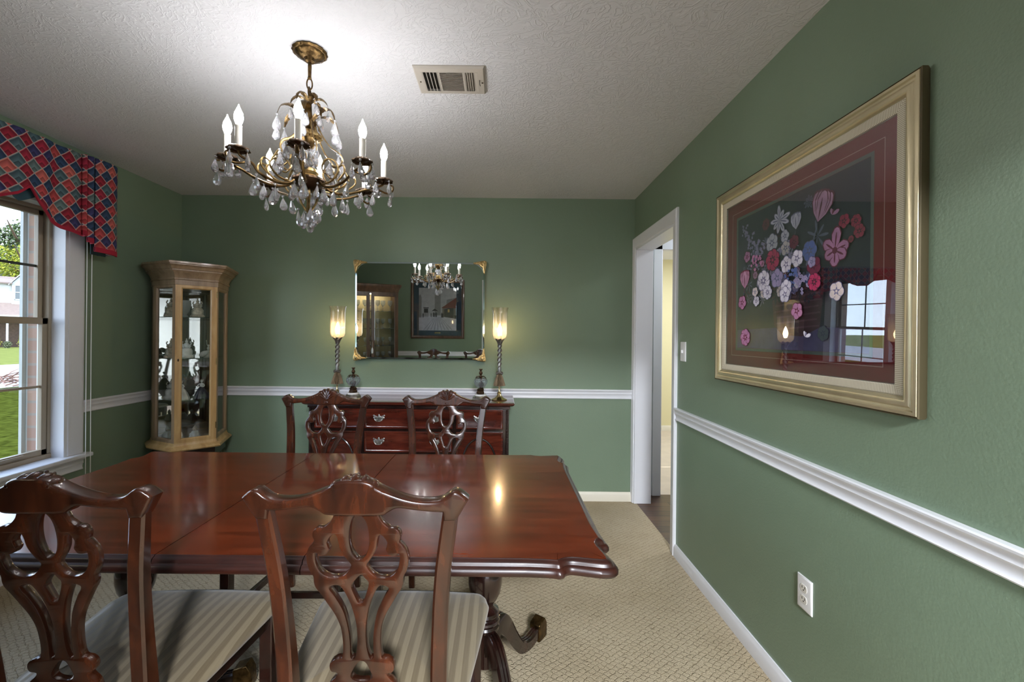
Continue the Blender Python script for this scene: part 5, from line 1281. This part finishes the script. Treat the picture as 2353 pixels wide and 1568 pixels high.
def curio(name, u, v, z, label, fn, cat='figurine'):
    o = empty(name, (XL + u, YB - v, z), 0, label, cat, 'china figures in the corner cabinet'); fn(o); return o
def bell(o):
    MB().lathe([(.0, 0), (.034, 0), (.032, .008), (.026, .03), (.018, .045), (.006, .05), (0, .05)], seg=20, cap=False).build('bell', M['porcelain'], o)
    b_ = MB(); b_.ell((0, 0, .062), (.011, .010, .014), 10, 8); b_.ell((0, 0, .083), (.008, .008, .009), 10, 8); b_.tube([(.006, 0, .07), (-.012, 0, .09), (-.016, 0, .125)], .0025, 6); b_.build('handle', M['porcelain'], o)
def clock(mt):
    def f(o):
        MB().lathe([(0, 0), (.044, 0), (.046, .01), (.036, .02), (.038, .05), (.030, .066), (.014, .072), (0, .072)], seg=24, lobes=4, amp=.10, cap=False).build('base', M[mt], o)
        b_ = MB(); b_.ell((0, 0, .088), (.020, .014, .020), 12, 8)
        for s in (-1, 1): b_.ell((s * .022, 0, .082), (.011, .010, .014), 10, 7); b_.tube(catmull([(s * .02, 0, .09), (s * .034, 0, .10), (s * .026, 0, .116)], 4), .004, 6)
        b_.ell((0, 0, .115), (.010, .009, .012), 10, 8); b_.ell((0, 0, .132), (.005, .005, .007), 8, 6); b_.build('figures', M[mt], o)
    return f
def vase(o):
    MB().lathe([(0, 0), (.024, 0), (.022, .006), (.014, .022), (.030, .05), (.038, .09), (.036, .12), (.034, .12), (.036, .09), (.028, .052), (.010, .024), (0, .02)], seg=24, cap=False).build('goblet', mat('smoky_glass', (.45, .44, .42), .1, trans=.5), o)
def lady(mt, h=.13):
    def f(o):
        MB().lathe([(0, 0), (.048, 0), (.046, .012), (.034, .045), (.018, .072), (.012, .080), (0, .082)], seg=26, lobes=9, amp=.09, cap=False).build('skirt', M[mt], o)
        b_ = MB(); b_.ell((0, 0, .092), (.013, .010, .018), 10, 8); b_.ell((.002, -.003, .122), (.009, .009, .011), 10, 8)
        for s in (-1, 1): b_.tube(catmull([(s * .011, 0, .104), (s * .024, -.006, .09), (s * .016, -.014, .08)], 4), .004, 6)
        b_.build('torso', M['porcelain'], o)
        MB().ell((0, .003, .128), (.011, .010, .009), 10, 6).build('hair', M['porcelain_gold'], o)
    return f
def santa(mt):
    def f(o):
        MB().lathe([(0, 0), (.032, 0), (.034, .015), (.026, .035), (.020, .05), (.010, .055), (0, .056)], seg=20, lobes=6, amp=.08, cap=False).build('body', M['porcelain'], o)
        MB().ell((0, 0, .064), (.014, .013, .014), 10, 8).build('head', M['porcelain_gold'], o)
        b_ = MB(); b_.ell((0, -.022, .020), (.014, .008, .010), 10, 6); b_.lathe([(.015, .070), (.008, .084), (.001, .092)], seg=12); b_.build('cap', M[mt], o)
        for s in (-1, 1): MB().ell((s * .026, -.006, .024), (.009, .009, .014), 10, 6).build('arm', M['porcelain'], o)
    return f
def shoe(o):
    MB().ell((0, 0, .022), (.034, .018, .020), 16, 8, rot=Matrix.Rotation(-.5, 3, 'Y')).build('bowl', M['porcelain'], o)
curio('figurine', .24, .42, shelf_z[3], 'ornate gilded china box at the hinge-free side of the top cabinet shelf', clock('porcelain_gold'))
curio('goblet', .305, .375, shelf_z[3], 'smoky glass goblet in the middle of the top cabinet shelf', vase, 'goblet')
curio('figurine', .375, .345, shelf_z[3], 'gilded china box nearest the hinges on the top cabinet shelf', clock('porcelain_gold'))
curio('china_bell', .36, .20, shelf_z[2] + .0, 'small white china bell at the back of the second cabinet shelf', bell, 'bell')
curio('figurine', .25, .43, shelf_z[2], 'brown china jar partly hidden by the cabinet door frame, second shelf', clock('porcelain_gold'))
curio('figurine', .33, .39, shelf_z[2], 'white china cherub clock in the middle of the second cabinet shelf', clock('porcelain'))
curio('china_slipper', .415, .335, shelf_z[2] + .004, 'tilted white china slipper beside the cherub clock', shoe, 'ornament')
curio('figurine', .31, .41, shelf_z[1], 'pale crinoline lady figurine on the third cabinet shelf', lady('porcelain'))
curio('figurine', .40, .33, shelf_z[1], 'dark-skirted lady figurine on the third cabinet shelf', lady('porcelain_dark'))
curio('figurine', .20, .36, shelf_z[1], 'small gilded figurine behind the left glass of the third cabinet shelf', clock('porcelain'))
curio('figurine', .30, .42, shelf_z[0], 'white figurine with red scarf on the cabinet floor', santa('porcelain_red'))
curio('figurine', .375, .36, shelf_z[0], 'round white figurine with a gilt top on the cabinet floor', santa('porcelain_gold'))
curio('figurine', .20, .39, shelf_z[0], 'white crouching figurine behind the left glass on the cabinet floor', santa('porcelain'))

# ================================================================== CHINA CABINET (front corner, seen in the mirror)
cc = empty('china_cabinet', (-2.10, .13, 0), R(-33), 'tall walnut-brown china cabinet with glass doors, seen in the mirror', 'china cabinet')
cw, cd = .44, .14
# local: front faces +y
MB().box(-cw, cw, -cd, cd, 0, .72).build('lower_case', M['chinacab'], cc, .004)
MB().loft(rect(cw, cd), [(0, .72), (.015, .73), (.018, .745), (0, .752)]).build('waist_moulding', M['chinacab'], cc)
MB().loft(rect(cw, cd), [(0, 1.86), (.006, 1.87), (.012, 1.90), (.03, 1.93), (.04, 1.95), (.042, 1.975), (.035, 1.985)]).build('crown_moulding', M['chinacab'], cc)
b = MB(); b.box(-cw, -cw + .03, -cd, cd, .75, 1.87); b.box(cw - .03, cw, -cd, cd, .75, 1.87); b.box(-cw, cw, -cd, cd, .75, .77); b.box(-cw, cw, -cd, cd, 1.84, 1.87); b.build('upper_case', M['chinacab'], cc, .002)
MB().box(-cw + .03, cw - .03, -cd, -cd + .01, .77, 1.84).build('back_panel', mat('warm_cabinet_back', srgb(190, 170, 130), .5), cc)
MB().box(-.3, .3, -.02, .02, 1.828, 1.838).build('cabinet_light', mat('china_light_glow', (1, 1, 1), .5, emit=(1, .86, .62), es=22), cc)
for z in (1.02, 1.29, 1.56): MB().box(-cw + .03, cw - .03, -cd + .01, cd - .03, z - .006, z).build('glass_shelf', M['shelfglass'], cc, smooth=0)
for s in (-1, 1):
    b = MB().ringloft(cw - .012, 1.08, [(0, 0), (0, .018), (.045, .018), (.052, .010), (.052, 0)], lambda u, v, d: (s * cw / 2 + u * .98, cd - .012 + d, 1.305 + v)); dd = b.build('door', M['chinacab'], cc)
    MB().box(s * cw / 2 - .17, s * cw / 2 + .17, cd - .008, cd - .004, .81, 1.80).build('glass', M['cabglass'], dd, smooth=0)
    MB().ell((s * .02, cd + .012, 1.10), (.008, .010, .008), 10, 7).build('knob', M['antique'], dd)
    MB().ringloft(cw - .03, .56, [(0, 0), (0, .014), (.05, .014), (.06, .006)], lambda u, v, d: (s * cw / 2 + u, cd - .002 + d, .38 + v), cap_in=True).build('cupboard_door', M['chinacab'], cc)
MB().lathe([(.002, .09), (.002, .0), (.012, -.02), (.016, -.05), (.014, -.09), (.004, -.095)], (.02, cd + .022, 1.0), 12).build('tassel', M['porcelain'], cc)
M['stem'] = mat('clear_stemware', (.92, .94, .93), .05, trans=.75, ior=1.45)
def stem():
    return MB().lathe([(0, 0), (.026, 0), (.024, .004), (.004, .010), (.0035, .055), (.008, .064), (.026, .085), (.030, .11), (.027, .135), (.0255, .135), (.028, .11), (.024, .087), (.006, .068), (0, .066)], seg=14, cap=False).mesh('stemware_glass', M['stem'], 40)
sm_ = stem(); cm = cc.matrix_basis.copy(); cm = Matrix.Translation(cc.location) @ Matrix.Rotation(R(-33), 4, 'Z')
side_w = {0: 'left-hand', 1: 'right-hand'}
for zi, (z, zn) in enumerate(((.7705, 'bottom'), (1.0205, 'lower middle'), (1.2905, 'upper middle'), (1.5605, 'top'))):
    for i in range(8):
        x = -.35 + .1 * i; y = -.035 + .05 * (i % 2)
        o = bpy.data.objects.new('stemware_glass', sm_); COL.objects.link(o); o.location = cm @ Vector((x, y, z)); s_ = (1.1, .95, 1.15, 1.3)[zi]; o.scale = (s_, s_, s_)
        tag(o, 'clear stemmed glass on the %s shelf of the china cabinet seen in the mirror' % zn, 'glass', 'stemware on the %s china cabinet shelf' % zn)

# ================================================================== STREET PRINT (front wall, seen in the mirror)
st = empty('framed_street_print', (-1.078, YF + .012, 1.612), 0, 'dark-framed winter street print with blue mat, seen in the mirror', 'picture')
sm = lambda u, v, d: (u, d, v)
SW, SH = .90, .985
MB().ringloft(SW, SH, [(0, -.011), (0, .012), (.006, .020), (.020, .022), (.034, .014), (.046, .012), (.05, .004)], sm).build('frame', M['chinacab'], st)
MB().ringloft(SW - .098, SH - .098, [(0, .002), (.085, .002), (.085, .0005)], sm, cap_out=False).build('mat_board', M['matblue'], st, smooth=0)
SC_ = {'sky': (196, 192, 190), 'snow': (212, 208, 214), 'dark': (60, 54, 54), 'roof': (128, 62, 50), 'wall': (132, 120, 108), 'light': (226, 186, 110), 'mist': (150, 146, 142), 'track': (150, 146, 152)}
sk = list(SC_); smt = [mat('street_' + k, srgb(*SC_[k]), .7, var=.12, vscale=14) for k in sk]
b = MB(); lay[0] = 0
def q2(pts, c):
    lay[0] += .00002; b.poly([(-x, .0008 + lay[0], z) for x, z in pts], sk.index(c))
aw2, ah2 = .317, .36
q2([(-aw2, -ah2), (aw2, -ah2), (aw2, ah2), (-aw2, ah2)], 'sky'); q2([(-aw2, -ah2), (aw2, -ah2), (aw2, -.12), (-aw2, -.10)], 'snow')
q2([(-aw2, -.11), (-.15, -.11), (-.15, .16), (-aw2, .20)], 'mist'); q2([(-.05, -.1), (.05, -.1), (.05, .25), (.02, .36), (-.02, .36), (-.05, .25)], 'mist')
q2([(-aw2, -.13), (-.08, -.13), (-.08, .04), (-.2, .10), (-aw2, .06)], 'wall'); q2([(-.27, -.13), (-.11, -.13), (-.11, .0), (-.27, .04)], 'dark')
q2([(-aw2, .02), (-.06, .02), (-.20, .12), (-aw2, .20)], 'roof'); q2([(-.2, -.05), (-.17, -.05), (-.17, .0), (-.2, .0)], 'light')
for x, z, s in ((.245, -.10, .5), (.07, -.09, .62), (.045, -.09, .6), (.02, -.09, .62), (-.07, -.10, .66), (-.09, -.10, .6), (.11, -.09, .4)): q2([(x - .014 * s, z - .04), (x + .014 * s, z - .04), (x + .018 * s, z + .03 * s), (x + .006 * s, z + .06 * s), (x, z + .08 * s), (x - .006 * s, z + .06 * s), (x - .018 * s, z + .03 * s)], 'dark')
q2([(.16, -.06), (.23, -.06), (.23, .01), (.16, .01)], 'dark'); q2([(.15, .015), (.24, .015), (.24, .03), (.15, .03)], 'dark')
for x in (.165, .185, .205, .225): q2([(x - .003, -.13), (x + .003, -.13), (x + .003, -.05), (x - .003, -.05)], 'dark')
q2([(.27, -.14), (aw2, -.14), (aw2, .22), (.29, .25), (.27, .2)], 'mist'); q2([(-.315, -.16), (-.12, -.13), (-.12, -.10), (-.315, -.10)], 'dark'); q2([(0, 0)] + [], 'dark') if 0 else None; q2([(-.01, -.03), (.05, .01), (.10, -.03)], 'dark')
for i in range(9): x = -.25 + .06 * i; q2([(x * .2, -.13), (x * .2 + .004, -.13), (x + .01, -.35), (x, -.35)], 'track')
b.build('street_print', smt, st, smooth=0, merge=False)
MB().box(-.05, .05, .003, .006, -.404, -.392).build('title_plate', M['brass'], st)
MB().box(-SW / 2 + .045, SW / 2 - .045, .006, .0075, -SH / 2 + .045, SH / 2 - .045).build('picture_glass', M['picglass'], st, smooth=0)

# ================================================================== OUTSIDE
G0 = -.5
def gz(x): return G0
def ground_strip(name, xs, mt, label, cat, kind='structure'):
    b_ = MB(); n = 10
    b_.grid(lambda u, v: (xs[0] + (xs[1] - xs[0]) * u, -60 + 230 * v, G0), n, 6)
    o = b_.build(name, mt, None, smooth=60); return tag(o, label, cat, kind=kind)
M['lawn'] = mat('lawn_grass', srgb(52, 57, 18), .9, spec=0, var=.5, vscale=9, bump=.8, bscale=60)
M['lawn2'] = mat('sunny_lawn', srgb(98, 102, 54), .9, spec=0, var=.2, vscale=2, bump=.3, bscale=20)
M['drive'] = mat('pale_concrete', srgb(142, 138, 136), .9, var=.05, vscale=2)
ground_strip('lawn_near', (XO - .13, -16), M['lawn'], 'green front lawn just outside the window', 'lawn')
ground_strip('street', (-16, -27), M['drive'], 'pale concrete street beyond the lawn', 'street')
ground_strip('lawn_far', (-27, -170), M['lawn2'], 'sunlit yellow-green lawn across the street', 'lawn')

HQ = R(-42)
hs = empty('neighbour_house', (-55.5, 50, G0), HQ, 'brick house with white dormer and tan shingle roof across the street', 'house')
M['shingle'] = mat('tan_shingle', srgb(116, 100, 92), .9, var=.14, vscale=5, bump=.4, bscale=25, stretch=(1, 1, 4))
M['hbrick'] = mat('distant_brick', srgb(80, 62, 52), .9, var=.3, vscale=5)
M['hwhite'] = mat('white_siding', (.46, .46, .45), .6)
M['hwin'] = mat('distant_window', srgb(84, 90, 92), .2)
MB().box(-10, -1.6, -16, 12, 0, 3.4).build('wall', M['hbrick'], hs)
b = MB(); b.loops([[(.4, -16.6, 3.5), (.4, -16.6, 3.7), (-5.5, -16.6, 8.5), (-11.4, -16.6, 3.7), (-11.4, -16.6, 3.5)], [(.4, 12.6, 3.5), (.4, 12.6, 3.7), (-5.5, 12.6, 8.5), (-11.4, 12.6, 3.7), (-11.4, 12.6, 3.5)]]); b.build('roof', M['shingle'], hs, smooth=0)
MB().box(.36, .55, -16.6, 12.6, 3.40, 3.68).build('gutter', M['hwhite'], hs)
for y in (-9.5, -6.5, -3.6, -.75, .75, 3.5, 6.5): MB().box(.05, .2, y - .09, y + .09, 0, 3.45).build('porch_post', M['hwhite'], hs)
for y in (-8, -2.2, 5.0):
    wn = MB().box(-1.62, -1.55, y - .6, y + .6, .9, 2.7).build('window', M['hwhite'], hs)
    MB().box(-1.6, -1.53, y - .5, y + .5, 1.0, 2.6).build('pane', M['hwin'], wn)
b = MB(); b.box(-5.2, -1.35, -3.6, .3, 4.9, 7.35); dm = b.build('dormer', M['hwhite'], hs, smooth=0)
b = MB(); b.loops([[(-1.2, -.45, 4.9), (-1.2, 1.0, 4.9), (-1.2, 1.0, 7.4), (-1.2, .28, 8.4), (-1.2, -.45, 7.4)], [(-5.5, -.45, 4.9), (-5.5, 1.0, 4.9), (-5.5, 1.0, 7.4), (-5.5, .28, 8.4), (-5.5, -.45, 7.4)]]); b.build('dormer_gable', M['hwhite'], dm, smooth=0)
b = MB(); b.loops([[(-.95, -4.0, 7.3), (-.95, -4.0, 7.45), (-5.5, -4.0, 8.3), (-5.5, -4.0, 8.15)], [(-.95, -.4, 7.3), (-.95, -.4, 7.45), (-5.5, -.4, 8.3), (-5.5, -.4, 8.15)]])
b.build('dormer_roof', M['shingle'], dm, smooth=0)
b = MB()
for s_ in (-1, 1): b.loops([[(-.95, .28 + s_ * 1.0, 7.12), (-.95, .28 + s_ * 1.0, 7.26), (-.95, .28, 8.66), (-.95, .28, 8.5)], [(-5.4, .28 + s_ * 1.0, 7.12), (-5.4, .28 + s_ * 1.0, 7.26), (-5.4, .28, 8.66), (-5.4, .28, 8.5)]])
b.build('gable_roof', M['hwhite'], dm, smooth=0)
MB().box(-1.22, -1.16, -.17, .50, 5.6, 7.15).build('dormer_window', M['hwin'], dm)
b = MB(); b.box(-1.18, -1.12, -.25, .58, 5.5, 5.6); b.box(-1.18, -1.12, -.25, .58, 7.15, 7.25); b.box(-1.18, -1.12, -.25, -.17, 5.5, 7.25); b.box(-1.18, -1.12, .50, .58, 5.5, 7.25); b.box(-1.18, -1.12, -.25, .58, 6.33, 6.42); b.build('dormer_window_frame', M['hwhite'], dm)

def blob_leaves(rx, ry, rz_, n, size, rnd, mt_n=1, power=.5):
    """foliage of many small leaf clumps scattered through an ellipsoid shell"""
    b_ = MB()
    for i in range(n):
        a, t = rnd.uniform(0, 2 * pi), rnd.uniform(-1, 1); q = sqrt1 = (1 - t * t) ** .5; k = rnd.uniform(.55, 1) ** power
        c = Vector((rx * q * cos(a) * k, ry * q * sin(a) * k, rz_ * t * k)); s = size * rnd.uniform(.6, 1.3)
        for j in range(5):
            nrm = Vector((rnd.gauss(0, 1), rnd.gauss(0, 1), rnd.gauss(0, 1))).normalized(); u = nrm.orthogonal().normalized(); v = nrm.cross(u)
            o_ = c + Vector((rnd.gauss(0, s), rnd.gauss(0, s), rnd.gauss(0, s * .8)))
            b_.poly([o_ + u * s * .7, o_ + v * s * .45, o_ - u * s * .7, o_ - v * s * .45], rnd.randrange(mt_n))
    return b_
LG = {'dark': [mat('dark_leaf', srgb(52, 66, 32), .8), mat('mid_leaf', srgb(76, 92, 46), .8)], 'yellow': [mat('lime_leaf', srgb(122, 130, 24), .8), mat('gold_leaf', srgb(146, 146, 38), .8)],
      'olive': [mat('olive_leaf', srgb(86, 94, 60), .8), mat('grey_leaf', srgb(104, 106, 84), .8)]}
M['bark'] = mat('bark', srgb(92, 74, 58), .9, var=.2)
def tree(x, y, h, r_, kind, label, seed):
    rnd = random.Random(seed); z0 = gz(x)
    t = empty('tree', (x, y, z0), 0, label, 'tree', 'trees behind the neighbouring house')
    b_ = MB().tube([(0, 0, 0), (.1, 0, h * .3), (0, .1, h * .6), (.1, 0, h * .85)], [r_ * .09, r_ * .07, r_ * .05, r_ * .02], 8)
    for i in range(6):
        a = i * 1.05; z = h * (.35 + .07 * i); b_.tube([(0, 0, z), (r_ * .35 * cos(a), r_ * .35 * sin(a), z + r_ * .2), (r_ * .7 * cos(a), r_ * .7 * sin(a), z + r_ * .45)], [r_ * .035, r_ * .022, r_ * .008], 6)
    b_.build('trunk', M['bark'], t)
    cr_ = MB(); 
    for i in range(9):
        a = rnd.uniform(0, 6.28); q = rnd.uniform(0, .55) * r_; c = Vector((q * cos(a), q * sin(a), h * .68 + rnd.uniform(-.30, .26) * h))
        k = blob_leaves(r_ * .5, r_ * .5, r_ * .38, 210, r_ * .045, rnd, 2); s0 = len(cr_.v)
        cr_.v += [v + c for v in k.v]; cr_.f += [tuple(i_ + s0 for i_ in f_) for f_ in k.f]; cr_.m += k.m
    cr_.build('crown', LG[kind], t, smooth=0)
tree(-71, 65, 16.6, 5.4, 'yellow', 'bright yellow-green tree just behind the neighbour roof', 1)
tree(-97, 88, 27, 9, 'dark', 'tall dark green tree rising behind the yellow-green one', 2)
tree(-83, 89, 25, 6, 'olive', 'tall grey-green tree at the right end of the skyline', 3)
tree(-84, 70.5, 15.5, 5, 'olive', 'lower olive tree behind the left side of the neighbour dormer', 4)
tree(-92, 44, 21, 8, 'dark', 'dark green tree beyond the street, left of the house', 5)
tree(-80, 18, 18, 7, 'yellow', 'lime tree beyond the street, farthest left', 6)
def shrub(x, y, rx, rz_, kind, label, seed):
    rnd = random.Random(seed); t = empty('shrub', (x, y, gz(x)), 0, label, 'shrub', 'shrubs along the neighbour porch')
    k = blob_leaves(rx, rx, rz_, 260, .085, rnd, 2); k.v = [v + Vector((0, 0, rz_)) for v in k.v]
    k.build('foliage', LG[kind], t, smooth=0)
    MB().tube([(0, 0, 0), (0, 0, rz_)], .05, 6).build('stem', M['bark'], t)
for i, (t_, rx, rz_, kd, lb) in enumerate(((-3.0, .5, .8, 'dark', 'dark shrub by the neighbour porch, leftmost of the row'), (-1.6, .36, .6, 'yellow', 'lime shrub left of the low pale shrub in front of the neighbour porch'), (-.62, .17, .34, 'olive', 'low pale shrub in front of the neighbour porch'), (.7, .42, .72, 'yellow', 'largest lime shrub by the right porch post'), (2.1, .45, .7, 'dark', 'dark shrub by the neighbour porch, rightmost of the row'))):
    shrub(-53.4 + t_ * .669, 48.0 + t_ * .743, rx, rz_, kd, lb, 20 + i)
# heap of pruned branches at the kerb
b = MB(); rnd = random.Random(9)
for i in range(70):
    a = rnd.uniform(0, 2 * pi); c = Vector((rnd.gauss(0, .55), rnd.gauss(0, .9), rnd.uniform(.02, .30))); l = rnd.uniform(.5, 1.3); el = rnd.uniform(-.1, .6)
    d = Vector((cos(a) * cos(el), sin(a) * cos(el), sin(el)))
    p1 = c + d * l; p1.z = max(p1.z, .02)
    b.tube([c, (c + p1) / 2 + Vector((0, 0, .08)), p1], [.022, .016, .006], 5)
o = b.build('brush_pile', mat('cut_branches', srgb(120, 90, 78), .9, var=.3), None, loc=(-16.1, 13.9, G0))
tag(o, 'heap of cut branches at the edge of the street', 'branches', kind='stuff')
